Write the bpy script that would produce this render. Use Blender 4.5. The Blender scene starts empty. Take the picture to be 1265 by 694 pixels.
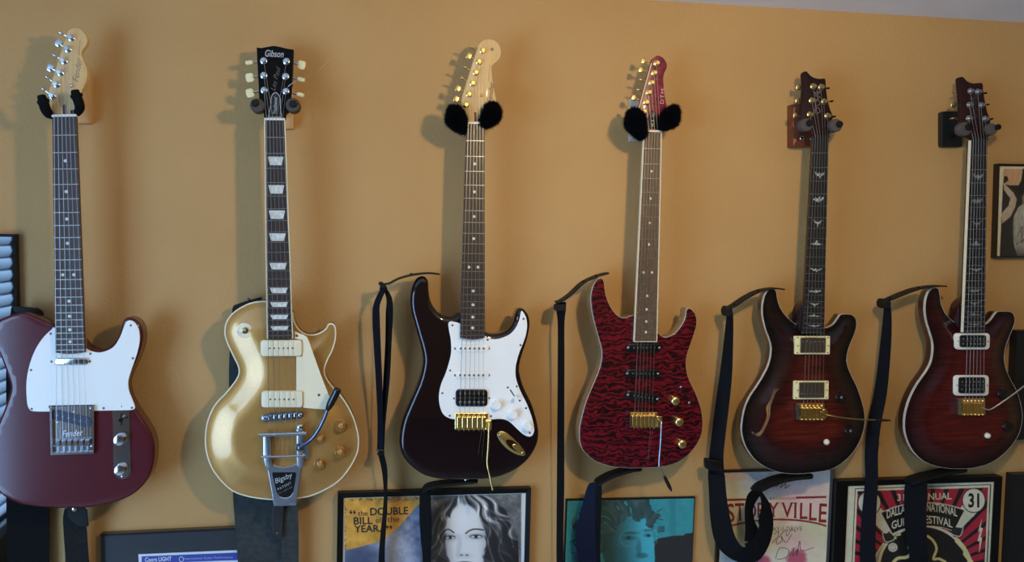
import bpy, math, random
import numpy as np
from mathutils import Vector, Matrix
from mathutils.geometry import delaunay_2d_cdt

# ------------------------------------------------------------------ camera
W_PX, H_PX, F_PX = 1265.0, 694.0, 1050.0
YAW, PITCH, ROLL = math.radians(9.9), math.radians(3.0), math.radians(0.6)
CAM = np.array([0.0, -1.88, 1.88])
_f0 = np.array([math.sin(YAW), math.cos(YAW), 0.0]); _r0 = np.array([math.cos(YAW), -math.sin(YAW), 0.0]); _u0 = np.array([0, 0, 1.0])
FWD = _f0*math.cos(PITCH) - _u0*math.sin(PITCH)
_u1 = _u0*math.cos(PITCH) + _f0*math.sin(PITCH)
RIGHT = _r0*math.cos(ROLL) + _u1*math.sin(ROLL)
UP = _u1*math.cos(ROLL) - _r0*math.sin(ROLL)

def P(px, py, d=0.0):
    """direction of a photo pixel met with the plane that stands d metres in front of the guitar wall"""
    v = FWD + RIGHT*((px-W_PX/2)/F_PX) - UP*((py-H_PX/2)/F_PX)
    t = (-d-CAM[1])/v[1]
    return CAM + v*t

def proj(p):
    v = np.asarray(p, float)-CAM
    z = v@FWD
    return W_PX/2+F_PX*(v@RIGHT)/z, H_PX/2-F_PX*(v@UP)/z

S = bpy.context.scene
COL = S.collection
cam_data = bpy.data.cameras.new('camera'); cam = bpy.data.objects.new('camera', cam_data); COL.objects.link(cam)
cam_data.sensor_fit = 'HORIZONTAL'; cam_data.sensor_width = 36.0; cam_data.lens = F_PX/W_PX*36.0
cam_data.clip_start = 0.02
cam.matrix_world = Matrix([[RIGHT[i], UP[i], -FWD[i], CAM[i]] for i in range(3)] + [[0, 0, 0, 1]])
S.camera = cam

# ------------------------------------------------------------------ world, light levels, exposure
BLIND_STRENGTH = 8.3       # backlit blinds of the window in the left wall
LAMP_STRENGTH = 470.0      # globe of the ceiling lamp
LAMP_POS = (0.62, -1.26, 2.27)
world = bpy.data.worlds.new('world'); S.world = world; world.use_nodes = True
world.node_tree.nodes['Background'].inputs[0].default_value = (0.75, 0.85, 1, 1)
world.node_tree.nodes['Background'].inputs[1].default_value = 0.3
S.view_settings.view_transform = 'Standard'; S.view_settings.look = 'None'
S.view_settings.gamma = 1.0; S.view_settings.use_curve_mapping = False
S.view_settings.exposure = 0.12

# ------------------------------------------------------------------ materials
def lin(c):
    c = np.asarray(c, float)/255.0
    return np.where(c <= 0.04045, c/12.92, ((c+0.055)/1.055)**2.4)

MATS = {}
def mat(name, col=(128, 128, 128), rough=0.5, metal=0.0, coat=0.0, coat_rough=0.04, emit=None, strength=0.0, sheen=0.0, spec=0.5, alpha=1.0):
    if name in MATS: return MATS[name]
    m = bpy.data.materials.new(name); m.use_nodes = True
    b = m.node_tree.nodes['Principled BSDF']
    c = lin(col)
    b.inputs['Base Color'].default_value = (*c, 1)
    b.inputs['Roughness'].default_value = rough; b.inputs['Metallic'].default_value = metal
    b.inputs['Coat Weight'].default_value = coat; b.inputs['Coat Roughness'].default_value = coat_rough
    b.inputs['Specular IOR Level'].default_value = spec if coat < .9 or metal else min(spec, .15)
    b.inputs['Sheen Weight'].default_value = sheen
    if emit is not None:
        b.inputs['Emission Color'].default_value = (*lin(emit), 1); b.inputs['Emission Strength'].default_value = strength
    MATS[name] = m
    return m

class NT:
    def __init__(s, m): s.t = m.node_tree; s.b = s.t.nodes['Principled BSDF']
    def n(s, typ, **kw):
        nd = s.t.nodes.new(typ)
        for k, v in kw.items():
            if k in nd.inputs: nd.inputs[k].default_value = v
            else: setattr(nd, k, v)
        return nd
    def l(s, a, b): s.t.links.new(a, b)
    def coords(s, scale):
        tc = s.n('ShaderNodeTexCoord'); mp = s.n('ShaderNodeMapping')
        mp.inputs['Scale'].default_value = scale
        s.l(tc.outputs['Object'], mp.inputs['Vector'])
        return mp.outputs['Vector']
    def ramp(s, fac, stops):
        r = s.n('ShaderNodeValToRGB')
        e = r.color_ramp.elements
        while len(e) < len(stops): e.new(0.5)
        for el, (p, c) in zip(e, stops): el.position = p; el.color = (*lin(c), 1)
        s.l(fac, r.inputs['Fac'])
        return r.outputs['Color']
    def bump(s, fac, strength, dist=0.001):
        bp = s.n('ShaderNodeBump'); bp.inputs['Strength'].default_value = strength; bp.inputs['Distance'].default_value = dist
        s.l(fac, bp.inputs['Height']); s.l(bp.outputs['Normal'], s.b.inputs['Normal'])

def noise_mat(name, stops, scale=(1, 1, 1), nscale=1.0, detail=3, distortion=0.0, bump=0.0, rough=0.5, **kw):
    if name in MATS: return MATS[name]
    m = mat(name, stops[0][1], rough=rough, **kw); t = NT(m)
    nz = t.n('ShaderNodeTexNoise'); nz.inputs['Scale'].default_value = nscale; nz.inputs['Detail'].default_value = detail; nz.inputs['Distortion'].default_value = distortion
    t.l(t.coords(scale), nz.inputs['Vector'])
    t.l(t.ramp(nz.outputs['Fac'], stops), t.b.inputs['Base Color'])
    if bump: t.bump(nz.outputs['Fac'], bump)
    return m

def wall_mat(name, c1, c2):
    m = mat(name, c1, rough=0.62, spec=0.3); t = NT(m)
    a = t.n('ShaderNodeTexNoise'); a.inputs['Scale'].default_value = 3.0; a.inputs['Detail'].default_value = 4
    t.l(t.coords((1, 1, 1)), a.inputs['Vector'])
    t.l(t.ramp(a.outputs['Fac'], [(0.35, c1), (0.65, c2)]), t.b.inputs['Base Color'])
    b = t.n('ShaderNodeTexNoise'); b.inputs['Scale'].default_value = 130.0; b.inputs['Detail'].default_value = 2; b.inputs['Distortion'].default_value = 0.4
    t.l(t.coords((1, 1, 1)), b.inputs['Vector'])
    t.bump(b.outputs['Fac'], 0.4, 0.0025)
    return m

M_WALL = wall_mat('tan_wall_paint', (187, 145, 89), (194, 152, 95))
M_CEIL = wall_mat('white_ceiling_paint', (240, 242, 242), (246, 248, 248))
M_FLOOR = noise_mat('carpet', [(0.4, (144, 138, 130)), (0.6, (158, 152, 144))], nscale=60, rough=0.95, bump=0.4)
M_CHROME = mat('chrome', (215, 218, 222), rough=0.12, metal=1)
M_NICKEL = mat('brushed_nickel', (178, 182, 190), rough=0.3, metal=1)
M_GOLD = mat('gold_plate', (246, 212, 134), rough=0.26, metal=1)
M_STEEL = mat('steel_string', (200, 196, 186), rough=0.3, metal=1)
M_FRET = mat('fret_wire', (205, 203, 196), rough=0.28, metal=1)
M_SCREW = mat('screw_steel', (118, 112, 104), rough=0.35, metal=1)
M_WHITE = mat('white_plastic', (248, 247, 240), rough=0.25, coat=0.3)
M_CREAM = mat('cream_plastic', (240, 230, 196), rough=0.3, coat=0.2)
M_CREAM2 = mat('aged_cream_plastic', (236, 224, 170), rough=0.3, coat=0.2)
M_BLACKP = mat('black_plastic', (14, 14, 15), rough=0.25, coat=0.4)
M_BLACKM = mat('black_matte', (13, 13, 13), rough=0.6, spec=.3)
M_PEARL = noise_mat('pearl', [(0.35, (205, 208, 200)), (0.65, (238, 240, 234))], nscale=120, rough=0.25, coat=0.5)
M_ABALONE = noise_mat('grey_pearl', [(0.35, (120, 132, 126)), (0.65, (208, 214, 204))], nscale=160, rough=0.25, coat=0.5)
M_BONE = mat('bone', (238, 234, 220), rough=0.35)
M_FOAM = mat('grey_foam', (82, 75, 70), rough=0.9, spec=.2)
M_FOAMB = noise_mat('black_foam', [(0.4, (10, 10, 11)), (0.6, (18, 18, 19))], nscale=200, rough=0.9, bump=0.3, spec=.15)
M_STRAPN = noise_mat('navy_webbing', [(0.4, (12, 13, 16)), (0.6, (18, 19, 23))], scale=(1, 1, 1), nscale=420, rough=0.85, bump=0.4, spec=.15)
M_STRAPB = noise_mat('black_webbing', [(0.4, (11, 11, 12)), (0.6, (18, 18, 19))], nscale=420, rough=0.85, bump=0.4, spec=.15)
M_SUEDE = noise_mat('charcoal_suede', [(0.35, (44, 48, 46)), (0.65, (56, 60, 58))], nscale=90, rough=0.95, bump=0.3)
M_LEATHER = noise_mat('black_leather', [(0.4, (14, 14, 14)), (0.6, (24, 23, 22))], nscale=250, rough=0.6, bump=0.3, spec=.25)
M_MAPLE = noise_mat('maple', [(0.3, (214, 174, 112)), (0.7, (226, 188, 128))], scale=(60, 20, 6), nscale=2, rough=0.5, coat=0.12, spec=.3)
M_PINE = noise_mat('pale_pine_wood', [(0.3, (200, 150, 92)), (0.7, (214, 168, 110))], scale=(60, 20, 8), nscale=2, rough=0.5)
M_REDWOOD = noise_mat('reddish_wood', [(0.3, (98, 44, 24)), (0.7, (118, 56, 30))], scale=(60, 20, 8), nscale=2, rough=0.45, coat=0.1)
M_MAHOG = noise_mat('dark_mahogany', [(0.3, (48, 24, 18)), (0.7, (62, 32, 22))], scale=(60, 20, 6), nscale=2, rough=0.35, coat=0.5)
M_ROSE = noise_mat('rosewood', [(0.3, (58, 44, 40)), (0.7, (76, 60, 54))], scale=(260, 60, 10), nscale=1.5, rough=0.5)
M_ROSED = noise_mat('dark_rosewood', [(0.3, (42, 32, 28)), (0.7, (60, 46, 38))], scale=(260, 60, 10), nscale=1.5, rough=0.42)
M_ROSEL = noise_mat('brown_rosewood', [(0.3, (84, 64, 48)), (0.7, (108, 84, 62))], scale=(260, 60, 10), nscale=1.5, rough=0.45)
M_EBONY = noise_mat('ebony', [(0.3, (26, 24, 24)), (0.7, (38, 34, 33))], scale=(260, 60, 10), nscale=1.5, rough=0.4)
M_BIND = mat('cream_binding', (232, 222, 190), rough=0.35, coat=0.3)
M_NATBIND = noise_mat('natural_maple_binding', [(0.3, (190, 176, 160)), (0.7, (220, 208, 190))], nscale=90, rough=0.35, coat=0.4)
M_NATSIDE = noise_mat('natural_wood_side', [(0.3, (140, 112, 78)), (0.7, (164, 134, 96))], scale=(20, 20, 120), nscale=1.2, rough=0.4, coat=0.4)
M_BLACKF = mat('black_frame_lacquer', (11, 11, 11), rough=0.4, spec=.3)
M_INK = mat('black_ink', (22, 20, 20), rough=0.6)
M_SILVERINK = mat('silver_ink', (196, 200, 204), rough=0.35, metal=0.3)
M_GREYINK = mat('grey_ink', (120, 112, 106), rough=0.5)
M_DARKINK = mat('dark_ink', (70, 64, 58), rough=0.5)

# guitar finishes
M_TELE = noise_mat('candy_dark_red_metallic', [(0.4, (74, 6, 17)), (0.6, (84, 9, 21))], nscale=700, rough=0.5, metal=0.0, spec=.15, coat=1.0, coat_rough=0.12)
M_TELESIDE = M_TELE
M_GOLDTOP = noise_mat('gold_metallic_paint', [(0.4, (186, 138, 70)), (0.6, (198, 150, 82))], nscale=700, rough=0.36, metal=0.55, coat=0.8, coat_rough=0.08)
M_STRAT = mat('black_cherry_lacquer', (20, 5, 8), rough=0.35, coat=1.0, coat_rough=0.03, spec=.1)

def edge_finish(name, center, mid, edge, d0, d1, figure, coat=1.0):
    """stained figured maple; the stain darkens towards the rim of the top (distance to the rim is stored on the mesh)"""
    m = mat(name, mid, rough=0.4, coat=coat, coat_rough=0.05); t = NT(m)
    at = t.n('ShaderNodeAttribute'); at.attribute_name = 'rim'
    mr = t.n('ShaderNodeMapRange'); mr.inputs['From Min'].default_value = d0; mr.inputs['From Max'].default_value = d1
    t.l(at.outputs['Fac'], mr.inputs['Value'])
    base = t.ramp(mr.outputs['Result'], [(0.0, edge), (0.55, mid), (1.0, center)])
    nz = t.n('ShaderNodeTexNoise'); nz.inputs['Scale'].default_value = 1.0; nz.inputs['Detail'].default_value = 3; nz.inputs['Distortion'].default_value = 0.7
    t.l(t.coords(figure), nz.inputs['Vector'])
    fr = t.n('ShaderNodeMapRange'); fr.inputs['From Min'].default_value = 0.3; fr.inputs['From Max'].default_value = 0.7
    fr.inputs['To Min'].default_value = 0.35; fr.inputs['To Max'].default_value = 1.35
    t.l(nz.outputs['Fac'], fr.inputs['Value'])
    mx = t.n('ShaderNodeVectorMath'); mx.operation = 'SCALE'
    t.l(base, mx.inputs[0]); t.l(fr.outputs['Result'], mx.inputs['Scale'])
    t.l(mx.outputs['Vector'], t.b.inputs['Base Color'])
    return m
M_BURST5 = edge_finish('fire_red_burst_flame_maple', (84, 26, 15), (50, 13, 11), (13, 6, 7), 0.008, 0.085, (14, 14, 170))
M_BURST6 = edge_finish('crimson_flame_maple', (80, 16, 15), (64, 12, 14), (24, 6, 9), 0.002, 0.07, (12, 12, 190))
M_BLACKBURST = mat('dark_cherry_lacquer', (32, 10, 12), rough=0.35, coat=1.0)
M_DKRED = mat('dark_red_lacquer', (44, 12, 14), rough=0.35, coat=1.0)

def quilt():
    m = mat('red_quilted_maple', (120, 14, 28), rough=0.35, coat=1.0, coat_rough=0.05); t = NT(m)
    nz = t.n('ShaderNodeTexNoise'); nz.inputs['Scale'].default_value = 1.0; nz.inputs['Detail'].default_value = 1.5; nz.inputs['Distortion'].default_value = 0.3
    t.l(t.coords((42, 42, 60)), nz.inputs['Vector'])
    sep = t.n('ShaderNodeSeparateXYZ'); t.l(t.coords((1, 1, 1)), sep.inputs[0])
    z = t.n('ShaderNodeMath', operation='MULTIPLY'); z.inputs[1].default_value = 560.0; t.l(sep.outputs['Z'], z.inputs[0])
    na = t.n('ShaderNodeMath', operation='MULTIPLY_ADD'); na.inputs[1].default_value = 20.0
    t.l(nz.outputs['Fac'], na.inputs[0]); t.l(z.outputs[0], na.inputs[2])
    sn = t.n('ShaderNodeMath', operation='SINE'); t.l(na.outputs[0], sn.inputs[0])
    n2 = t.n('ShaderNodeTexNoise'); n2.inputs['Scale'].default_value = 1.0; n2.inputs['Detail'].default_value = 2
    t.l(t.coords((60, 60, 150)), n2.inputs['Vector'])
    ad = t.n('ShaderNodeMath', operation='MULTIPLY_ADD'); ad.inputs[1].default_value = 0.30; t.l(sn.outputs[0], ad.inputs[0]); t.l(n2.outputs['Fac'], ad.inputs[2])
    t.l(t.ramp(ad.outputs[0], [(0.24, (28, 4, 9)), (0.5, (76, 9, 19)), (0.85, (110, 14, 28))]), t.b.inputs['Base Color'])
    return m
M_QUILT = quilt()

# ------------------------------------------------------------------ mesh helpers
def tag(o, label=None, cat=None, group=None, kind=None):
    if label: o['label'] = label
    if cat: o['category'] = cat
    if group: o['group'] = group
    if kind: o['kind'] = kind
    return o

def thing(name, loc, label, cat, group=None):
    o = bpy.data.objects.new(name, None); COL.objects.link(o)
    o.location = Vector(loc); o.empty_display_size = 0.05
    return tag(o, label, cat, group)

def root_loc(parent):
    q = parent
    while q is not None and q.parent is not None: q = q.parent
    return np.array(q.location) if q is not None else np.zeros(3)

def mesh_data(name, verts, faces, mats, smooth=False, fmat=None, attrs=None):
    me = bpy.data.meshes.new(name)
    me.from_pydata([tuple(map(float, v)) for v in verts], [], [tuple(int(i) for i in f) for f in faces])
    for m in (mats if isinstance(mats, (list, tuple)) else [mats]): me.materials.append(m)
    if fmat is not None: me.polygons.foreach_set('material_index', fmat)
    if attrs:
        for k, v in attrs.items():
            a = me.attributes.new(k, 'FLOAT', 'POINT'); a.data.foreach_set('value', np.asarray(v, float).ravel())
    if smooth is True: me.polygons.foreach_set('use_smooth', [True]*len(me.polygons))
    elif smooth:
        me.polygons.foreach_set('use_smooth', [True]*len(me.polygons)); me.set_sharp_from_angle(angle=math.radians(smooth))
    me.update()
    return me

def obj(name, verts, faces, mats, parent=None, smooth=False, fmat=None, attrs=None, kind=None):
    off = root_loc(parent)
    me = mesh_data(name, np.asarray(verts, float)-off, faces, mats, smooth, fmat, attrs)
    o = bpy.data.objects.new(name, me); COL.objects.link(o)
    if parent is not None: o.parent = parent
    if kind: o['kind'] = kind
    return o

def inst(name, me, loc, scale=(1, 1, 1), rot=(0, 0, 0), parent=None):
    o = bpy.data.objects.new(name, me); COL.objects.link(o)
    o.location = Vector(np.asarray(loc, float)-root_loc(parent)); o.scale = scale; o.rotation_euler = rot
    if parent is not None: o.parent = parent
    return o

def pts(s):
    return [tuple(float(v) for v in q.split(',')) for q in s.split()]

def smooth_closed(p, n=4):
    p = np.asarray(p, float); N = len(p); out = []
    for i in range(N):
        a, b, c, d = p[i-1], p[i], p[(i+1) % N], p[(i+2) % N]
        for k in range(n):
            t = k/n
            out.append(0.5*((2*b)+(c-a)*t+(2*a-5*b+4*c-d)*t*t+(3*b-a-3*c+d)*t**3))
    return np.array(out)

def smooth_open(p, n=6):
    p = np.asarray(p, float); N = len(p); out = []
    for i in range(N-1):
        a, b, c, d = p[max(i-1, 0)], p[i], p[i+1], p[min(i+2, N-1)]
        for k in range(n):
            t = k/n
            out.append(0.5*((2*b)+(c-a)*t+(2*a-5*b+4*c-d)*t*t+(3*b-a-3*c+d)*t**3))
    out.append(p[-1])
    return np.array(out)

def area2(p):
    x, y = p[:, 0], p[:, 1]
    return 0.5*np.sum(x*np.roll(y, -1)-np.roll(x, -1)*y)

def normals_in(p):
    t = np.roll(p, -1, 0)-np.roll(p, 1, 0)
    t /= np.maximum(np.linalg.norm(t, axis=1, keepdims=True), 1e-9)
    return np.stack([-t[:, 1], t[:, 0]], 1)      # inward for CCW

def seg_dist(q, p):
    a = p; b = np.roll(p, -1, 0); ab = b-a; L = np.maximum((ab**2).sum(1), 1e-14)
    out = np.full(len(q), 1e9)
    for i in range(len(a)):
        t = np.clip(((q-a[i])@ab[i])/L[i], 0, 1)
        dd = np.hypot(q[:, 0]-a[i, 0]-t*ab[i, 0], q[:, 1]-a[i, 1]-t*ab[i, 1])
        np.minimum(out, dd, out)
    return out

def inside(q, p):
    r = np.zeros(len(q), bool); x, y = q[:, 0], q[:, 1]
    a = p; b = np.roll(p, -1, 0)
    for i in range(len(a)):
        (x1, y1), (x2, y2) = a[i], b[i]
        if y1 == y2: continue
        c = ((y1 > y) != (y2 > y)) & (x < (x2-x1)*(y-y1)/(y2-y1)+x1)
        r ^= c
    return r

def to_xz(px, d):
    """photo outline -> wall-plane outline (x,z), counter-clockwise for the viewer"""
    w = np.array([P(a, b, d)[[0, 2]] for a, b in px])
    return w if area2(w) > 0 else w[::-1]

def prism(name, px, d, thick, m, parent, bevel=0.0, smooth=False, n=0, kind=None, dfun=None, arcs=2):
    """solid plate: outline given in photo pixels, front face d metres before the wall"""
    if n: px = smooth_closed(px, n)
    if dfun is None:
        o = to_xz(px, d); dd = np.full(len(o), d)
    else:
        q = [(a, b) for a, b in px]
        w = np.array([P(a, b, dfun(a, b))[[0, 2]] for a, b in q]); dd = np.array([dfun(a, b) for a, b in q])
        if area2(w) < 0: w = w[::-1]; dd = dd[::-1]
        o = w
    return prism_xz(name, o, dd, thick, m, parent, bevel, smooth, kind, arcs)

def prism_xz(name, o, dd, thick, m, parent, bevel=0.0, smooth=False, kind=None, arcs=2):
    o = np.asarray(o, float)
    if area2(o) < 0: o = o[::-1]
    dd = np.broadcast_to(np.asarray(dd, float), (len(o),)); N = len(o)
    rings = [(0.0, thick)]
    if bevel > 0:
        for k in range(arcs+1):
            a = math.pi/2*k/arcs
            rings.append((bevel*(1-math.cos(a)), bevel*(1-math.sin(a))))
    else: rings.append((0.0, 0.0))
    nin = normals_in(o); v = []; f = []
    for ins, dp in rings:
        q = o+nin*ins
        v += [(q[i, 0], -(dd[i]-dp), q[i, 1]) for i in range(N)]
    for k in range(len(rings)-1):
        a, b = k*N, (k+1)*N
        for i in range(N):
            j = (i+1) % N
            f.append((a+i, a+j, b+j, b+i))
    f.append(tuple(range((len(rings)-1)*N, len(rings)*N)))
    f.append(tuple(range(N-1, -1, -1)))
    return obj(name, v, f, m, parent, smooth=(40 if smooth else False), kind=kind)

def rrect(x0, y0, x1, y1, r, n=4, skew=0.0, dy=0.0):
    """rounded rectangle in photo pixels; skew shifts the bottom sideways, dy lifts the right side"""
    out = []
    for cx, cy, a0 in ((x1-r, y0+r, -90), (x1-r, y1-r, 0), (x0+r, y1-r, 90), (x0+r, y0+r, 180)):
        for k in range(n+1):
            a = math.radians(a0+90*k/n)
            out.append((cx+r*math.cos(a), cy+r*math.sin(a)))
    return [(x+skew*(y-y0)/(y1-y0), y+dy*(x-x0)/(x1-x0)) for x, y in out]

def oval(cx, cy, rx, ry, n=24, ang=0.0, e=2.0):
    out = []
    ca, sa = math.cos(math.radians(ang)), math.sin(math.radians(ang))
    for k in range(n):
        a = 2*math.pi*k/n
        x = rx*math.copysign(abs(math.cos(a))**(2/e), math.cos(a)); y = ry*math.copysign(abs(math.sin(a))**(2/e), math.sin(a))
        out.append((cx+x*ca-y*sa, cy+x*sa+y*ca))
    return out

def pill(ax, ay, bx, by, r, n=8):
    a = math.degrees(math.atan2(by-ay, bx-ax)); out = []
    for cx, cy, s in ((bx, by, a-90), (ax, ay, a+90)):
        for k in range(n+1):
            t = math.radians(s+180*k/n); out.append((cx+r*math.cos(t), cy+r*math.sin(t)))
    return out

def tube_geo(path, rad, n=8, squash=1.0):
    path = np.asarray(path, float); N = len(path)
    rad = np.broadcast_to(np.asarray(rad, float), (N,))
    t = np.gradient(path, axis=0); t /= np.maximum(np.linalg.norm(t, axis=1, keepdims=True), 1e-12)
    up = np.array([0, -1.0, 0]) if abs(t[0][1]) < 0.9 else np.array([1.0, 0, 0])
    v = []; f = []
    for i in range(N):
        s = np.cross(t[i], up); s /= max(np.linalg.norm(s), 1e-9)
        u = np.cross(s, t[i]); u /= max(np.linalg.norm(u), 1e-9); up = u
        for k in range(n):
            a = 2*math.pi*k/n
            v.append(path[i]+rad[i]*(s*math.cos(a)+u*squash*math.sin(a)))
    for i in range(N-1):
        for k in range(n):
            j = (k+1) % n
            f.append((i*n+k, i*n+j, (i+1)*n+j, (i+1)*n+k))
    f.append(tuple(range(n-1, -1, -1))); f.append(tuple(range((N-1)*n, N*n)))
    return v, f

def tube(name, path, rad, m, parent, n=8, kind=None, squash=1.0):
    v, f = tube_geo(path, rad, n, squash)
    return obj(name, v, f, m, parent, smooth=50, kind=kind)

def tube_px(name, plist, rad, m, parent, n=8, sub=5, kind=None):
    """path given as (px,py,d)"""
    w = np.array([P(*q) for q in plist])
    if sub: w = smooth_open(w, sub)
    if not np.isscalar(rad):
        rad = np.interp(np.linspace(0, 1, len(w)), np.linspace(0, 1, len(rad)), rad)
    return tube(name, w, rad, m, parent, n, kind)

LATHES = {}
def lathe(name, profile, mats, n=20, fm=None):
    """turned shape, axis towards the room; profile of (radius, height)"""
    if name in LATHES: return LATHES[name]
    v = []; f = []; fi = []
    for r, h in profile:
        for k in range(n):
            a = 2*math.pi*k/n; v.append((r*math.cos(a), -h, r*math.sin(a)))
    for i in range(len(profile)-1):
        for k in range(n):
            j = (k+1) % n
            f.append((i*n+k, i*n+j, (i+1)*n+j, (i+1)*n+k)); fi.append(fm[i] if fm else 0)
    f.append(tuple(range((len(profile)-1)*n, len(profile)*n))); fi.append(fm[-1] if fm else 0)
    LATHES[name] = mesh_data(name, v, f, mats, smooth=35, fmat=fi)
    return LATHES[name]

DOME = [(1, 0), (1, .25), (.9, .55), (.65, .85), (.3, .97), (.05, 1)]
FLAT = [(1, 0), (1, .8), (.88, 1.0), (.02, 1.0)]
def stud(name, px, py, d, r_px, h, m, parent, prof=None, key=None):
    """small turned piece set on the surface d"""
    prof = prof or DOME
    me = lathe((key or ('dome' if prof is DOME else 'flat'))+'_'+m.name, prof, m)
    r = r_px*px_m(px, py, d)
    return inst(name, me, P(px, py, d), (r, h, r), parent=parent)

def px_m(px, py, d):
    return float(np.linalg.norm(P(px+.5, py, d)-P(px-.5, py, d))+np.linalg.norm(P(px, py+.5, d)-P(px, py-.5, d)))/2

def box_geo(x0, x1, y0, y1, z0, z1):
    v = [(x, y, z) for x in (x0, x1) for y in (y0, y1) for z in (z0, z1)]
    f = [(0, 1, 3, 2), (4, 6, 7, 5), (0, 4, 5, 1), (2, 3, 7, 6), (0, 2, 6, 4), (1, 5, 7, 3)]
    return v, f

def join(parts):
    v = []; f = []
    for a, b in parts:
        n = len(v); v += [tuple(q) for q in a]; f += [tuple(i+n for i in q) for q in b]
    return v, f

_txt = {}
def text_geo(s, shear=0.0, bold=0.0, spacing=1.0):
    k = (s, shear, bold, spacing)
    if k in _txt: return _txt[k]
    cu = bpy.data.curves.new('txt', 'FONT'); cu.body = s; cu.shear = shear; cu.offset = bold; cu.space_character = spacing; cu.resolution_u = 3
    ob = bpy.data.objects.new('txt', cu); COL.objects.link(ob)
    dg = bpy.context.evaluated_depsgraph_get()
    me = bpy.data.meshes.new_from_object(ob.evaluated_get(dg))
    v = np.array([q.co[:] for q in me.vertices]); f = [tuple(p.vertices) for p in me.polygons]
    bpy.data.objects.remove(ob); bpy.data.curves.remove(cu); bpy.data.meshes.remove(me)
    lo, hi = v.min(0), v.max(0)
    v = (v-(lo+hi)/2)/np.maximum(hi-lo, 1e-6)     # unit box
    _txt[k] = (v, f)
    return _txt[k]

def text(name, s, cx, cy, w_px, h_px, d, m, parent, ang=0.0, shear=0.0, bold=0.0, spacing=1.0, bend=0.0, label=None, dfun=None):
    """flat lettering; ang in degrees, counter-clockwise in the picture; bend arches the line (px rise in the middle)"""
    v, f = text_geo(s, shear, bold, spacing)
    ca, sa = math.cos(math.radians(ang)), math.sin(math.radians(ang)); out = []
    for a, b, _ in v:
        x = a*w_px; y = b*h_px + bend*(1-4*a*a)
        px, py = cx+x*ca-y*sa, cy-(x*sa+y*ca)
        out.append(P(px, py, dfun(px, py) if dfun else d))
    o = obj(name, out, f, m, parent)
    if label: o['label'] = label
    return o

def stroke_px(name, lines, w_px, d, m, parent, dfun=None):
    """flat pen strokes through photo pixels, one mesh"""
    geo = []
    for ln in lines:
        q = smooth_open(np.array(ln, float), 5)
        t = np.gradient(q, axis=0); t /= np.maximum(np.linalg.norm(t, axis=1, keepdims=True), 1e-9)
        nn = np.stack([-t[:, 1], t[:, 0]], 1)*w_px/2
        v = []
        for i in range(len(q)):
            for sgn in (1, -1):
                x, y = q[i]+nn[i]*sgn
                v.append(P(x, y, dfun(x, y) if dfun else d))
        geo.append((v, [(2*i, 2*i+1, 2*i+3, 2*i+2) for i in range(len(q)-1)]))
    v, f = join(geo)
    return obj(name, v, f, m, parent)

def ribbon(name, secs, m, parent, thick=0.0022, sub=5, kind=None):
    """strap webbing: cross-sections (xl,yl,dl, xr,yr,dr) in photo pixels with the depth of each edge"""
    q = smooth_open(np.array(secs, float), sub) if sub else np.array(secs, float)
    L = np.array([P(*s[:3]) for s in q]); R = np.array([P(*s[3:]) for s in q])
    t = np.gradient((L+R)/2, axis=0); w = R-L
    n = np.cross(w, t); n /= np.maximum(np.linalg.norm(n, axis=1, keepdims=True), 1e-9)
    h = n*thick/2; N = len(q)
    v = np.concatenate([L+h, R+h, R-h, L-h]); f = []
    for i in range(N-1):
        for a, b in ((0, 1), (1, 2), (2, 3), (3, 0)):
            f.append((a*N+i, b*N+i, b*N+i+1, a*N+i+1))
    f.append((0, 3*N, 2*N, N)); f.append((N-1, 2*N-1, 3*N-1, 4*N-1))
    return obj(name, v, f, m, parent, smooth=40, kind=kind)

# ------------------------------------------------------------------ the room
ZC = float(P(1035, 14, 0)[2])          # ceiling height read off the wall/ceiling line
XL, XR, YB = -2.0, 4.6, -7.0
def struct(name, geo, m, parent=None):
    o = obj(name, geo[0], geo[1], m, parent)
    if parent is None: o['kind'] = 'structure'
    return o
struct('wall_front', box_geo(XL-.1, XR+.1, 0, .1, -.1, ZC+.1), M_WALL)
struct('wall_back', box_geo(XL-.1, XR+.1, YB-.1, YB, -.1, ZC+.1), M_WALL)
struct('wall_right', box_geo(XR, XR+.1, YB, 0, -.1, ZC+.1), M_WALL)
WY0, WY1, WZ0, WZ1 = -3.55, -1.35, .25, 2.08
struct('wall_left', join([box_geo(XL-.1, XL, YB, WY0, -.1, ZC+.1), box_geo(XL-.1, XL, WY1, 0, -.1, ZC+.1),
                          box_geo(XL-.1, XL, WY0, WY1, -.1, WZ0), box_geo(XL-.1, XL, WY0, WY1, WZ1, ZC+.1)]), M_WALL)
struct('ceiling', box_geo(XL-.1, XR+.1, YB-.1, .1, ZC, ZC+.1), M_CEIL)
struct('floor', box_geo(XL-.1, XR+.1, YB-.1, .1, -.1, 0), M_FLOOR)
struct('baseboard_front', box_geo(XL, XR, -.014, 0, 0, .09), mat('trim_white', (235, 233, 226), rough=.4))
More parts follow.
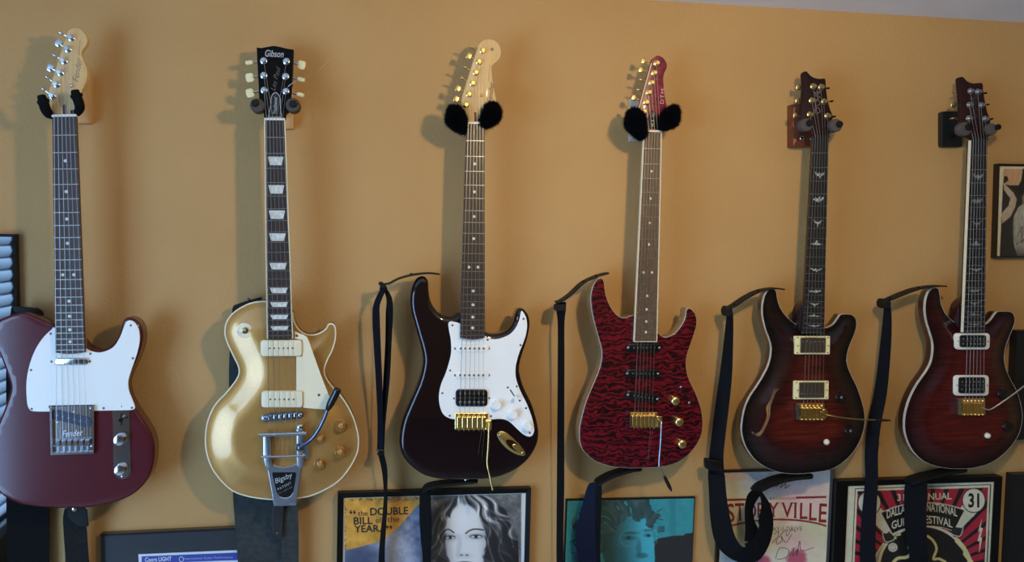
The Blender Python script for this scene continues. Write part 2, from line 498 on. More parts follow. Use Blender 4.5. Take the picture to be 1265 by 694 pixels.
# window with backlit blinds
win = struct('window_1', join([box_geo(XL-.09, XL+.012, WY0-.06, WY0, WZ0-.06, WZ1+.06), box_geo(XL-.09, XL+.012, WY1, WY1+.06, WZ0-.06, WZ1+.06),
                               box_geo(XL-.09, XL+.012, WY0, WY1, WZ1, WZ1+.06), box_geo(XL-.09, XL+.03, WY0, WY1, WZ0-.06, WZ0),
                               box_geo(XL-.09, XL-.05, (WY0+WY1)/2-.03, (WY0+WY1)/2+.03, WZ0, WZ1)]), mat('trim_white'))
M_BLIND = mat('backlit_blind_slat', (225, 232, 238), rough=.6, emit=(157, 203, 255), strength=BLIND_STRENGTH)
_bt = NT(M_BLIND); _sz = _bt.n('ShaderNodeSeparateXYZ'); _bt.l(_bt.coords((1, 1, 1)), _sz.inputs[0])
_mr = _bt.n('ShaderNodeMapRange'); _mr.inputs['From Min'].default_value = -.03; _mr.inputs['From Max'].default_value = .03
_mr.inputs['To Min'].default_value = BLIND_STRENGTH*.35; _mr.inputs['To Max'].default_value = BLIND_STRENGTH*1.75  # overlap shading put into the glow, dimmer at each slat's lower edge
_bt.l(_sz.outputs['Z'], _mr.inputs['Value']); _bt.l(_mr.outputs['Result'], _bt.b.inputs['Emission Strength'])
_sl = None
_n = 26; _ph = (WZ1-WZ0)/_n
for k in range(_n):
    z = WZ0+_ph*(k+.5)
    if _sl is None:
        hw = _ph*.43
        v = [(-.012, WY0+.01, -hw), (-.012, WY1-.01, -hw), (.004, WY0+.01, 0), (.004, WY1-.01, 0), (-.004, WY0+.01, hw), (-.004, WY1-.01, hw)]
        _sl = mesh_data('slat', v, [(0, 1, 3, 2), (2, 3, 5, 4)], M_BLIND, smooth=True)
    o = inst('slat', _sl, (XL-.03, 0, z), parent=win)
obj('outer_pane', *box_geo(XL-.095, XL-.09, WY0, WY1, WZ0, WZ1), mat('dim_shade_cloth', (120, 135, 150), rough=.8), win)

# ceiling lamp
lx, ly, lz = LAMP_POS
lamp = thing('ceiling_lamp', (lx, ly, lz), 'frosted globe lamp on a short brass stem under the ceiling', 'lamp')
tube('stem', [(lx, ly, lz+.05), (lx, ly, ZC-.02)], .008, M_GOLD, lamp, 10)
tube('ceiling_plate', [(lx, ly, ZC-.022), (lx, ly, ZC-.001)], .06, M_GOLD, lamp, 20)
tube('fitter', [(lx, ly, lz+.03), (lx, ly, lz+.07)], .02, M_GOLD, lamp, 16)
def sphere_geo(c, rx, ry, rz, nu=20, nv=12, e=1.0):
    v = []; f = []
    sg = lambda t: math.copysign(abs(t)**e, t)
    for i in range(nv+1):
        th = math.pi*i/nv
        for k in range(nu):
            a = 2*math.pi*k/nu
            v.append((c[0]+rx*sg(math.sin(th))*sg(math.cos(a)), c[1]+ry*sg(math.sin(th))*sg(math.sin(a)), c[2]+rz*sg(math.cos(th))))
    for i in range(nv):
        for k in range(nu):
            j = (k+1) % nu
            f.append((i*nu+k, (i+1)*nu+k, (i+1)*nu+j, i*nu+j))
    return v, f
M_GLOBE = mat('lit_globe', (255, 240, 214), rough=.5, emit=(255, 226, 176), strength=LAMP_STRENGTH)
_sv = []; _sf = []
for r_, z_ in ((.03, .068), (.07, .066), (.11, .060), (.125, .052), (.125, .049), (.11, .057), (.07, .062), (.03, .064)):
    _sv += [(lx+r_*math.cos(2*math.pi*k/28), ly+r_*math.sin(2*math.pi*k/28), lz+z_) for k in range(28)]
for i in range(7): _sf += [(i*28+k, i*28+(k+1) % 28, (i+1)*28+(k+1) % 28, (i+1)*28+k) for k in range(28)]
obj('uplight_baffle', _sv, _sf, mat('bronze_baffle', (92, 74, 54), rough=.5), lamp, smooth=True)  # dish added above the globe to keep its light off the ceiling
obj('globe', *sphere_geo((lx, ly, lz), .038, .038, .038), M_GLOBE, lamp, smooth=True)

# ------------------------------------------------------------------ guitar builder
def body(G, px, d_rim, d_back, m_top, m_side, round_r=0.0, H=0.0, R=0.05, holes=(), grid=.007, back_r=.006, sub=5):
    """solid body: outline in pixels at the rim; the top swells by prof(distance to rim)"""
    o = to_xz(smooth_closed(px, sub), d_rim); N = len(o)
    def prof(t):
        r = np.zeros_like(t)
        if round_r: q = np.minimum(t, round_r); r += np.sqrt(np.maximum(round_r**2-(round_r-q)**2, 0))
        if H: r += H*(1-np.cos(np.pi*np.clip((t-.004)/R, 0, 1)))/2
        return r
    dist = []
    if round_r: dist += [round_r*(1-math.cos(a)) for a in np.radians([22, 40, 56, 72, 90])]
    if H: dist += [.004, .008, .013, .018, .024, .030, .037]
    nin = normals_in(o); P2 = [o]
    for t in dist:
        q = o+nin*t
        q = q[inside(q, o)]
        q = q[seg_dist(q, o) > t*.96]; P2.append(q)
    lo, hi = o.min(0), o.max(0)
    gx, gz = np.meshgrid(np.arange(lo[0], hi[0], grid), np.arange(lo[1], hi[1], grid))
    q = np.stack([gx.ravel(), gz.ravel()], 1); q = q[inside(q, o)]
    q = q[seg_dist(q, o) > max(dist)+grid*.5]; P2.append(q)
    hs = []
    base = sum(len(a) for a in P2); edges = [(i, (i+1) % N) for i in range(N)]
    for h in holes:
        h = np.asarray(h); hs.append(h)
        P2[-1] = P2[-1]
    allp = np.concatenate(P2)
    for h in hs:
        keep = ~(inside(allp, h) | (seg_dist(allp, h) < .0015)); keep[:N] = True; allp = allp[keep]
    for h in hs:
        b0 = len(allp); allp = np.concatenate([allp, h]); edges += [(b0+i, b0+(i+1) % len(h)) for i in range(len(h))]
    r = delaunay_2d_cdt([Vector(a) for a in allp], edges, [], 0, 1e-7)
    vv = np.array([a[:] for a in r[0]]); tri = np.array(r[2])
    cen = vv[tri].mean(1); keep = inside(cen, o)
    for h in hs: keep &= ~inside(cen, h)
    tri = tri[keep]
    t = seg_dist(vv, o); dep = d_rim+prof(t)
    V = [(a[0], -dp, a[1]) for a, dp in zip(vv, dep)]; F = [tuple(x) for x in tri]; FM = [0]*len(F); rim = list(t)
    b0 = len(V); rings = [(0, d_rim), (0, d_back+back_r), (back_r*.3, d_back+back_r*.3), (back_r, d_back)]
    for ins, dp in rings:
        qq = o+nin*ins; V += [(a[0], -dp, a[1]) for a in qq]; rim += [0]*N
    for k in range(len(rings)-1):
        for i in range(N):
            j = (i+1) % N; a, b = b0+k*N, b0+(k+1)*N
            F.append((b+i, b+j, a+j, a+i)); FM.append(1)
    bi = b0+(len(rings)-1)*N
    rb = delaunay_2d_cdt([Vector(a) for a in o], [(i, (i+1) % N) for i in range(N)], [], 0, 1e-7)
    bt = np.array(rb[2]); bt = bt[inside(np.array([a[:] for a in rb[0]])[bt].mean(1), o)]
    for tr in bt:
        if max(tr) < N: F.append(tuple(bi+int(x) for x in tr[::-1])); FM.append(1)
    ob = obj('body', V, F, [m_top, m_side], G, smooth=60 if not round_r else 75, fmat=FM, attrs={'rim': rim})
    return ob, o

def binding(G, o, d_rim, m, h=.005, w=.0022):
    """strip let into the rim of the top"""
    nin = normals_in(o); N = len(o)
    rings = [(-.0004, d_rim-h), (-.0004, d_rim+.0004), (w, d_rim+.0006), (w, d_rim-h)]
    v = []; f = []
    for ins, dp in rings:
        q = o+nin*ins; v += [(a[0], -dp, a[1]) for a in q]
    for k in range(4):
        for i in range(N):
            j = (i+1) % N; a, b = k*N, ((k+1) % 4)*N
            f.append((a+i, a+j, b+j, b+i))
    return obj('binding', v, f, m, G, smooth=40)

def lerp(a, b, t): return tuple(x+(y-x)*t for x, y in zip(a, b))

class Neck:
    """fretboard, neck, frets, nut and strings of one guitar; corner points are photo pixels"""
    def __init__(s, G, nl, nr, el, er, dfb, m_board, m_neck, nfret=22, last=None, bridge=None, saddle_d=.0, inset=.1, bind=None, heel=None, end_round=0.0, thick=.018, board_t=.006, nut_m=None):
        s.G, s.d = G, dfb
        s.NL, s.NR, s.EL, s.ER = [P(*q, dfb) for q in (nl, nr, el, er)]
        A, B = (s.NL+s.NR)/2, (s.EL+s.ER)/2
        s.nut_c = A; s.axis = (B-A)/np.linalg.norm(B-A); s.len = np.linalg.norm(B-A)
        last_t = (1-2**(-nfret/12))
        s.scale = (s.len-(last or .005))/last_t
        # neck behind the board: half-round
        v = []; f = []; K = 10; NS = 8
        for i in range(NS+1):
            t = i/NS; L = s.NL+(s.EL-s.NL)*t; Rr = s.NR+(s.ER-s.NR)*t
            for k in range(K+1):
                a = math.pi*k/K; c = (L+Rr)/2; hw = (Rr-L)/2*.985
                q = c-hw*math.cos(a); q = q.copy(); q[1] = -(dfb-board_t)+(thick)*(math.sin(a)**.7)*(1+.18*t)
                v.append(q)
        for i in range(NS):
            for k in range(K):
                a = i*(K+1)+k; f.append((a, a+1, a+K+2, a+K+1))
            f.append((i*(K+1), (i+1)*(K+1), (i+1)*(K+1)+K, i*(K+1)+K))
        f.append(tuple(range(K, -1, -1))); f.append(tuple(range(NS*(K+1), NS*(K+1)+K+1)))
        s.neck = obj('neck', v, f, m_neck, G, smooth=40)
        if heel:
            prism('neck_heel', heel, dfb-board_t-.012, .024, m_neck, G, bevel=.004, smooth=True, n=3)
        # board
        o = [s.NL[[0, 2]], s.NR[[0, 2]], s.ER[[0, 2]]]
        if end_round:
            for k in range(1, 6):
                t = k/6; q = s.ER+(s.EL-s.ER)*t+s.axis*end_round*math.sin(math.pi*t); o.append(q[[0, 2]])
        o.append(s.EL[[0, 2]]); o = np.array(o)
        s.board = prism_xz('fretboard', o, dfb, board_t, m_board, G, bevel=.0006)
        if bind:
            w = .0016
            for a, b, sg in ((s.NL, s.EL, -1), (s.NR, s.ER, 1)):
                ax = (b-a)/np.linalg.norm(b-a); si = np.cross(ax, [0, -1., 0])*0; side = np.array([1, 0, 0])*sg
                q = np.array([(a-side*w)[[0, 2]], (b-side*w)[[0, 2]], (b+side*.0005)[[0, 2]], (a+side*.0005)[[0, 2]]])
                prism_xz('fretboard_binding', q, dfb+.0003, board_t+.0003, bind, s.board)
        # frets
        for n in range(1, nfret+1):
            t = (1-2**(-n/12))*s.scale/s.len
            a = s.NL+(s.EL-s.NL)*t; b = s.NR+(s.ER-s.NR)*t
            u = (b-a)/np.linalg.norm(b-a); w = s.axis*.0011
            q = [a+u*.0004-w, b-u*.0004-w, b-u*.0004+w, a+u*.0004+w]
            hi = [a+u*.0012-w*.4, b-u*.0012-w*.4, b-u*.0012+w*.4, a+u*.0012+w*.4]
            v = [x+np.array([0, 0.0002, 0]) for x in q]+[x+np.array([0, -.0013, 0]) for x in hi]
            obj('fret', v, [(4, 5, 6, 7), (0, 1, 5, 4), (1, 2, 6, 5), (2, 3, 7, 6), (3, 0, 4, 7)], M_FRET, s.board)
        # nut
        a, b = s.NL, s.NR
        q = np.array([(a-s.axis*.0045)[[0, 2]], (b-s.axis*.0045)[[0, 2]], b[[0, 2]], a[[0, 2]]])
        prism_xz('nut', q, dfb+.003, .009, nut_m or M_BONE, G, bevel=.0006)
        s.inset = inset
    def at(s, n, u=.5, d=None):
        """point on the board between frets n-1 and n, u across"""
        t = ((1-2**(-n/12))+(1-2**(-(n-1)/12)))/2*s.scale/s.len
        a = s.NL+(s.EL-s.NL)*t; b = s.NR+(s.ER-s.NR)*t
        return a+(b-a)*u
    def span(s, n):
        return (2**(-(n-1)/12)-2**(-n/12))*s.scale
    def dots(s, frets, r, m):
        me = lathe('flat_'+m.name, FLAT, m)
        for n in frets:
            for u in ((.3, .7) if n == 12 else (.5,)):
                inst('inlay_dot', me, s.at(n, u)+np.array([0, 0.0001, 0]), (r, .0004, r), parent=s.board)
    def strings(s, bl, br, d_b, posts, order=None, d_post=None, rads=None, spread=.11):
        """six strings from saddle line bl..br over the nut to the posts (posts listed for strings from left to right)"""
        rads = rads or [.00062, .00055, .00048, .0004, .00034, .0003]
        u = [spread+(1-2*spread)*k/5 for k in range(6)]
        for k in range(6):
            bp = P(*lerp(bl, br, k/5), d_b)
            nu = s.NL+(s.NR-s.NL)*u[k]+np.array([0, -.0035, 0])-s.axis*.002
            path = [bp, nu]
            if posts and posts[k]: path.append(P(posts[k][0], posts[k][1], d_post(posts[k][0], posts[k][1])))
            v1, f1 = tube_geo(path[:2], rads[k], 6); geo = [(v1, f1)]
            if len(path) > 2: geo.append(tube_geo(path[1:], rads[k], 6))
            v, f = join(geo)
            obj('string', v, f, M_STEEL, s.G, smooth=50)

def superball(name, m):
    k = 'sb_'+m.name
    if k not in LATHES: LATHES[k] = mesh_data(name, *sphere_geo((0, 0, 0), 1, 1, 1, 14, 8, .55), m, smooth=True)
    return LATHES[k]
POST = [(1, 0), (1, .12), (.82, .2), (.62, .22), (.6, .55), (.5, .6), (.5, .85), (.6, .9), (.55, 1), (.02, 1)]
def turned(name, px, py, d, r_px, h, m, parent, prof, n=20):
    """turned piece with its own mesh, so that it can carry sub-parts"""
    r = r_px*px_m(px, py, d); c = P(px, py, d); v = []; f = []
    for rr, hh in prof:
        for k in range(n):
            a = 2*math.pi*k/n; v.append((c[0]+r*rr*math.cos(a), c[1]-h*hh, c[2]+r*rr*math.sin(a)))
    for i in range(len(prof)-1):
        for k in range(n):
            j = (k+1) % n; f.append((i*n+k, i*n+j, (i+1)*n+j, (i+1)*n+k))
    f.append(tuple(range((len(prof)-1)*n, len(prof)*n)))
    return obj(name, v, f, m, parent, smooth=35)

def tuner(G, post, btn, d_head, m, mb, face, size=(4.5, 6.5), post_r=4.6, post_h=.011, d_btn=None, edge=.0021):
    """peg through the headstock; the button sits at the side behind its face"""
    d_btn = d_btn if d_btn is not None else d_head-.013
    t = turned('tuning_peg', post[0], post[1], d_head-.0002, post_r, post_h, m, G, POST)
    a = P(post[0], post[1], d_btn); b = P(btn[0], btn[1], d_btn); s = px_m(btn[0], btn[1], d_btn)
    u = (b-a); L = np.linalg.norm(u); u /= L; ang = math.atan2(u[2], u[0])
    tube('peg_shaft', [a+u*L*.3, b], .0022, m, t, 8)
    w, h = size[0]*s, size[1]*s
    sc = (w, .0022, h) if face else (w, .0065, edge)
    inst('tuner_button', superball('tuner_button', mb), b+u*w*.3, sc, (0, -ang, 0), parent=t)
    return t

def poles(G_parent, a, b, n, d, r_px, m, h=.0008, name='pole_piece'):
    for k in range(n):
        q = lerp(a, b, k/(n-1)); stud(name, q[0], q[1], d, r_px, h, m, G_parent, FLAT)

def screws(parent, lst, d, r_px=1.5, m=None):
    for x, y in lst: stud('screw', x, y, d, r_px, .0012, m or M_SCREW, parent)

# ================================================================== guitar 1: red single-cutaway slab with white pickguard
DB = .090
g1 = thing('electric_guitar', P(92, 626, .065), 'dark metallic red electric guitar with large white pickguard and chrome bridge plate', 'guitar', 'guitars hung on the tan wall')
out1 = pts('66,399 58.5,397.5 46,391 36,387 28,386 18,387.5 8,391 0,395 -5,403 -6.5,415 -4,428 2,441 8,457 12.5,470 14,479 12,488 8,500 2,515 -6,533 -12,552 -14,572 -10,592 -1,606 10,615 28,622.5 54,626 80,627 106,626.5 122,624 143,619.5 163,611 178,598 188,581 191.5,557 189,540 182,526 172,511 165,499 160,489 157.5,477 159,467 164,456 170,443 175,429 177,416.5 175.5,405 171.5,397.5 165.5,393 158.5,391.8 153.5,395 150.5,404 146.5,416 139.5,425 131,430.5 122,433 112,430.5 105,425 100,420 80,412')
b1, o1 = body(g1, out1, DB-.006, .045, M_TELE, M_TELE, round_r=.006)
pg1 = pts('67.5,405 63.6,407 54.5,415.5 46.4,426.6 40.4,438.7 36.3,451 33.3,465 32.3,479 32.8,491 33.6,499 36,505 41,508 62,508.3 90,508 116,507.3 139,507 160,506.5 166,505 166.3,501 163,492 159.5,483 158.3,473 159.7,465 165,449 169.8,434.7 172.6,420.5 171.8,408.4 168,400 162.6,396 157,396.6 153.6,402.4 149.8,412.5 145.8,420.5 140.6,428 132.3,433 122.2,435.3 112,433.4 106,430 100,428 85,420')
p1 = prism('pickguard', pg1, DB+.0022, .0022, M_WHITE, g1, bevel=.0006, n=3)
screws(p1, [(62.4, 412), (38.3, 457), (39, 505), (161.5, 401.8), (164, 442.3), (111.7, 436.7), (128, 504), (163, 503.6)], DB+.0022)
nk1 = Neck(g1, (64.3, 144.5), (94.4, 144), (68.3, 435.5), (105.3, 435), DB+.011, M_ROSE, M_MAPLE, 22, end_round=.003)
nk1.dots((3, 5, 7, 9, 12, 15, 17, 19, 21), .0031, M_PEARL)
hd1 = lambda x, y: DB+.001
hs1 = pts('64.2,142 64,137.5 62.3,130 59.8,121 60.2,112 63,103 72,74 82.8,41 85.5,37 89.4,35 97,35 104,40.5 107.8,48.4 106.3,56 102,62 100.6,67 102.8,73.8 106.4,82 107.8,89.7 106.3,100 102.5,109.4 98.2,118 95.6,127 94.8,137.5 94.6,142')
h1 = prism('headstock', hs1, DB+.001, .014, M_MAPLE, g1, bevel=.0015, n=3, smooth=True)
posts1 = [(87.9, 47), (83.8, 61), (79, 75.6), (74.4, 90), (69.9, 104.7), (65, 118.8)]
btn1 = [((76.6, 41.9), 0), ((73.5, 54), 1), (((69, 69.4)), 0), ((63.5, 84.4), 1), ((59.4, 96.4), 0), ((54.3, 110.5), 0)]
for p_, (b_, fc) in zip(posts1, btn1): tuner(g1, p_, b_, DB+.001, M_CHROME, M_CHROME, fc, (4.3, 5))
nk1.strings((70, 546), (108, 545), DB+.014, posts1[::-1], d_post=lambda x, y: DB+.008)
stud('string_tree', 88.4, 106, DB+.001, 2.6, .006, M_CHROME, g1)
prism('truss_rod_notch', pill(79.6, 131, 79.6, 139, 2.2), DB+.0013, .001, mat('walnut', (84, 52, 34), rough=.5), h1)
text('maker_script', 'Fender', 95.5, 86, 30, 7.5, DB+.0014, M_GREYINK, h1, ang=80, shear=.35, bold=-.005)
text('model_script', 'TELECASTER', 98.2, 59, 20, 1.6, DB+.0014, M_GREYINK, h1, ang=85)
# neck pickup
pk = prism('neck_pickup', pill(71, 446.6, 105, 446.4, 4.4), DB+.0075, .006, M_CHROME, g1, bevel=.002, smooth=True, arcs=3)
screws(g1, [(63.6, 446.5), (111, 446.3)], DB+.0022, 1.5)
# bridge plate with slanted pickup and saddles
bp = prism('bridge_plate', pts('61.3,502.2 116,501 116,560.5 62.6,562'), DB+.0035, .0035, M_CHROME, g1, bevel=.0006)
prism('plate_wall', pts('61.3,502.2 63.8,502.2 65,562 62.6,562'), DB+.011, .008, M_CHROME, bp)
prism('plate_wall', pts('114.3,501 116,501 116,560.5 114.3,560.5'), DB+.009, .006, M_CHROME, bp)
prism('plate_wall', pts('62.5,559.5 116,558 116,560.5 62.6,562'), DB+.010, .007, M_CHROME, bp)
prism('bridge_plate_gasket', pts('60.2,500.8 117.2,499.8 117.2,503 60.2,504'), DB+.003, .003, M_BLACKP, bp)
pk2 = prism('bridge_pickup', pill(69.5, 512.5, 107, 521.5, 6.2), DB+.006, .004, mat('dark_blue_fibre', (44, 50, 74), rough=.4), g1, bevel=.001)
poles(pk2, (70.3, 513), (106, 521.6), 6, DB+.006, 1.5, M_CHROME)
screws(bp, [(65.5, 504.7), (112, 504.2), (91.5, 508.5), (71.5, 521.6), (113, 551), (67, 551)], DB+.0035, 1.4, M_CHROME)
text('maker_script', 'Fender', 89.5, 535, 26, 8, DB+.0045, mat('engraved_light', (214, 220, 226), rough=.4), bp, ang=4, shear=.4)
for k in range(6):
    x = 71+k*7.3
    prism('saddle', rrect(x-3, 543.5-.1*k, x+3, 551-.1*k, .6, 2), DB+.013, .008, M_CHROME, bp, bevel=.001)
    tube_px('saddle_screw', [(x, 551, DB+.008), (x, 560, DB+.008)], .0012, M_NICKEL, bp, 6, 0)
# control plate
cp = prism('control_plate', pill(149.6, 508.6, 151, 581, 10.6, 10), DB+.0018, .0018, M_CHROME, g1, bevel=.0005)
screws(cp, [(149.5, 501.5), (151, 588.5)], DB+.0018, 1.6, M_CHROME)
prism('switch_slot', pill(149.8, 511, 150, 524.5, 1.1), DB+.0022, .001, M_BLACKM, cp)
tube_px('switch_tip', [(149.8, 518, DB+.002), (149.6, 518.5, DB+.012), (149.2, 519, DB+.018)], [.0015, .003, .0042], M_BLACKP, cp, 10, 3)
KN1 = [(1, 0), (1, .1), (.94, .15), (.94, 1.25), (.86, 1.4), (.7, 1.44), (.02, 1.44)]
for x, y in ((149.7, 541.5), (150.6, 578.5)):
    kb = stud('volume_knob', x, y, DB+.0018, 7.3, .0115, M_CHROME, g1, KN1, 'kn1')
stud('strap_button', 92, 628, DB-.03, 4, .006, M_CHROME, g1)

# ================================================================== guitar 2: gold single-cut with cream pickups
DR2, H2 = .078, .012
DB2 = DR2+H2
g2 = thing('electric_guitar', P(347, 617, .06), 'gold top single-cutaway electric guitar with cream pickups and chrome vibrato tailpiece', 'guitar', 'guitars hung on the tan wall')
out2 = pts('328.8,372 320.7,372 310.6,373.7 300.5,377.8 290.5,384 283.4,391 278.7,400 277.3,410.5 279.4,420.5 283.4,430 289.4,442.7 293.5,451 295,459 292.5,467 285.4,477 277,487 270,494 262.7,504 256.2,520 253.4,537.5 254,555 259.5,574 268,588 279,600 289.7,607.8 305,613 322,616 337,617.2 352,617 366,615.8 383,612.8 402.7,604.5 420,592.7 433,576.4 441.6,559 443.3,544 441.6,531 437,516 429.7,501 420.7,488 409.6,476 403.6,467 401,459 401.6,453 405.6,442.7 410.6,432.7 414.3,420.5 415,410.5 413.7,402.4 409.6,399.4 405.6,400.4 402.6,405.4 396.5,410 388.4,413 378.3,412.5 370.3,407.4 365.2,400.4 362.6,393 361.8,386 352,378 340,374')
b2, o2 = body(g2, out2, DR2, .038, M_GOLDTOP, M_MAHOG, H=H2, R=.06)
binding(g2, o2, DR2, M_BIND)
nk2 = Neck(g2, (326.7, 148.5), (352, 148.7), (329.8, 418.3), (361.8, 417.8), DB2+.012, M_ROSED, M_MAHOG, 22, last=.006, bind=M_BIND, thick=.016)
for n in (3, 5, 7, 9, 12, 15, 17, 19, 21):
    c = nk2.at(n); hh = min(nk2.span(n)*.36, .0085); u = (nk2.ER-nk2.EL); u /= np.linalg.norm(u)
    w1 = np.linalg.norm(nk2.at(n, 1)-nk2.at(n, 0))*.36; w2 = w1*.76
    q = np.array([c-u*w1-nk2.axis*hh, c+u*w1-nk2.axis*hh, c+u*w2+nk2.axis*hh, c-u*w2+nk2.axis*hh])[:, [0, 2]]
    prism_xz('trapezoid_inlay', q, DB2+.0123, .0008, M_PEARL, nk2.board)
hd2 = lambda x, y: DB2+.009-(147-y)/95*.042
hs2 = pts('317,58.5 322.7,59.2 329.6,57.8 338,56.4 346.9,58 354.7,60 362.4,61 362.6,63 361.6,88 359.8,119 357,128 353.8,138 352.4,147 326.5,147 325.6,139 322.5,129 320,121 318.9,97 317.5,71')
h2 = prism('headstock', hs2, 0, .013, mat('black_head_lacquer', (9, 9, 10), rough=.45, spec=.15), g2, bevel=.001, n=0, dfun=hd2)
lp_l = [(325.8, 75.3), (326, 93.4), (326.3, 111.7)]; lp_r = [(354, 76), (353, 94.6), (353.3, 113)]
for p_, b_, fc in zip(lp_l+lp_r, [(309.5, 77.5), (310, 95.7), (310.4, 114.7), (371, 80), (370.6, 98.2), (369.6, 117)], (0, 1, 1, 1, 0, 0)):
    tuner(g2, p_, b_, hd2(*p_), M_CHROME, M_CREAM2, fc, (5.0, 5.6), 4.4, d_btn=hd2(*p_)-.014, edge=.0046)
nk2.strings((332, 515.5), (367, 513), DB2+.016, lp_l[::-1]+lp_r, d_post=lambda x, y: hd2(x, y)+.006)
dt = lambda x, y: hd2(x, y)+.0012
text('maker_name', 'Gibson', 339, 66.2, 23, 8.5, 0, M_SILVERINK, h2, ang=-3, shear=.2, bold=.01, dfun=dt)
text('model_signature', 'Les Paul', 340.3, 97, 30, 6, 0, M_GREYINK, h2, ang=76, shear=.35, bold=-.012, dfun=dt)
tc = prism('truss_rod_cover', pts('331.3,145 332.5,139 334.6,128 335,121 337,116.5 340.3,114.3 343.6,116.5 346,121 346.4,128 347,139 347.7,145'), 0, .0015, M_BLACKP, g2, dfun=lambda x, y: hd2(x, y)+.0022)
stroke_px('cover_edge_line', [pts('331.3,144.6 332.5,139 334.6,128 335,121 337,116.5 340.3,114.3 343.6,116.5 346,121 346.4,128 347,139 347.7,144.6'), [(331.3, 144.6), (339, 144.7), (347.7, 144.6)]], .9, 0, M_SILVERINK, tc, dfun=lambda x, y: hd2(x, y)+.0026)
text('cover_script', 'Traditional', 340, 130, 21, 4.6, 0, M_SILVERINK, tc, ang=88, shear=.3, dfun=lambda x, y: hd2(x, y)+.0026)
screws(tc, [(340.3, 117), (340.2, 142.8)], hd2(340, 130)+.003, 1, M_SCREW)
tube_px('loose_string_end', [(353.3, 110, .078), (358, 105, .085), (368, 99, .09), (378, 95, .09), (392, 88, .09), (401, 80, .09), (406.5, 72.5, .09)], .00035, M_STEEL, g2, 6)
def soapbar(x0, y0, x1, y1):
    k = prism('pickup_cover', rrect(x0, y0, x1, y1, 3.6, 4), DB2+.009, .010, M_CREAM, g2, bevel=.002, smooth=True, arcs=3)
    k['label'] = 'cream rectangular pickup cover'
    yc = (y0+y1)/2
    for i in range(6):
        x = x0+(x1-x0)*(.22+.56*i/5); stud('pole_screw', x, yc, DB2+.009, 1.1, .0006, M_DARKINK if i % 2 else M_SCREW, k, FLAT)
    return k
soapbar(321.7, 420, 372.9, 440); soapbar(322.7, 483, 373.9, 503.4)
p2 = prism('pickguard', pts('364.2,409 369,411.5 375,413.5 379,416 381.4,420.5 395,459 409.6,497 409.5,501 404.8,506 390,505 374.5,503.5 374.5,484 366,483 366,440.5 373.4,440 373.4,420 364.2,418'), DB2+.004, .0022, M_CREAM, g2, bevel=.0006)
screws(p2, [(393.9, 487.7), (366.6, 414.5)], DB2+.004, 1.7, M_SCREW)
sw = stud('switch_ring', 301.6, 408.2, DB2-.0035, 9.7, .0016, M_CREAM, g2, FLAT)
tube_px('switch_lever', [(303, 408, DB2-.002), (301, 408, DB2+.006), (298, 408, DB2+.018)], [.0032, .0022, .0036], M_CREAM2, g2, 10, 3)
stud('switch_nut', 303, 408, DB2-.002, 4.2, .003, M_CHROME, g2, FLAT)
# bridge
br = prism('bridge', pill(327.5, 516.5, 370, 512.8, 4.6), DB2+.013, .008, mat('dark_chrome', (120, 126, 140), rough=.2, metal=1), g2, bevel=.0015, smooth=True)
for k in range(6):
    x = 333.5+k*6.3; prism('saddle', rrect(x-2, 513.2-.55*k, x+2, 518-.55*k, .5, 1), DB2+.016, .004, M_CHROME, br, bevel=.0008)
screws(br, [(326.6, 516.8), (370.8, 512.8)], DB2+.013, 2.4, M_CHROME)
# vibrato tailpiece
vt = prism('vibrato_plate', pts('327,574.5 331,572 336.5,573 341,575.3 351,577 360,575.6 365,573 370,571.5 373,574 371,587 368.5,605 366,624.5 338.3,625.2 335,604 330.8,581'), DB2+.004, .006, M_NICKEL, g2, bevel=.0012)
vb = prism('vibrato_badge', pts('336.8,583.4 364.6,583.2 366,585.5 364,599 362,608 358.2,613.4 352,615 346,613.6 341.8,608 339.4,599 336.4,586'), DB2+.0046, .001, M_BLACKP, vt)
stroke_px('badge_edge_line', [[(345.5, 613.8), (352, 615.2), (358.5, 613.4), (362, 608.4)]], 1.1, DB2+.0049, M_SILVERINK, vb)
text('badge_script', 'Bigsby', 350.6, 591, 23, 8, DB2+.005, M_SILVERINK, vb, ang=22, shear=.25)
text('badge_text', 'PATENT', 351.4, 600.2, 18.5, 2.9, DB2+.005, M_SILVERINK, vb, ang=27, spacing=1.3)
text('badge_number', 'D-169120', 352.8, 605.2, 18, 1.9, DB2+.005, M_GREYINK, vb, ang=27)
for x in (341.4, 362.2): prism('plate_slot', rrect(x-3.4, 621.4, x+3.4, 623.4, .6, 1), DB2+.0046, .001, mat('bright_edge', (235, 238, 240), rough=.2, metal=1), vt)
prism('hinge_arm', pts('325,537 333.5,536 335,548 334.6,566 337.5,575 332,579 327.2,575 325,563'), DB2+.016, .014, M_NICKEL, g2, bevel=.002, smooth=True)
prism('hinge_arm', pts('366.4,526 374.5,525 375.5,537 375.4,575 371,579 366.6,575'), DB2+.016, .014, M_NICKEL, g2, bevel=.002, smooth=True)
prism('spring_seat', rrect(375, 547.5, 382, 567, 1.5, 2), DB2+.008, .008, M_NICKEL, g2, bevel=.001)
tube_px('roller_bar', [(320.5, 537.2, DB2+.019), (378.5, 535.2, DB2+.019)], .0042, M_CHROME, g2, 14, 0)
tube_px('string_bar', [(322.5, 564.4, DB2+.017), (377, 562.8, DB2+.017)], .0026, M_CHROME, g2, 12, 0)
stud('bar_end_cap', 322.3, 537, DB2+.016, 3.4, .006, M_CHROME, g2); stud('bar_end_cap', 370.6, 527.5, DB2+.016, 4.2, .005, M_CHROME, g2)
stud('arm_pivot', 370.6, 551.8, DB2+.014, 5.3, .013, mat('dark_chrome'), g2)
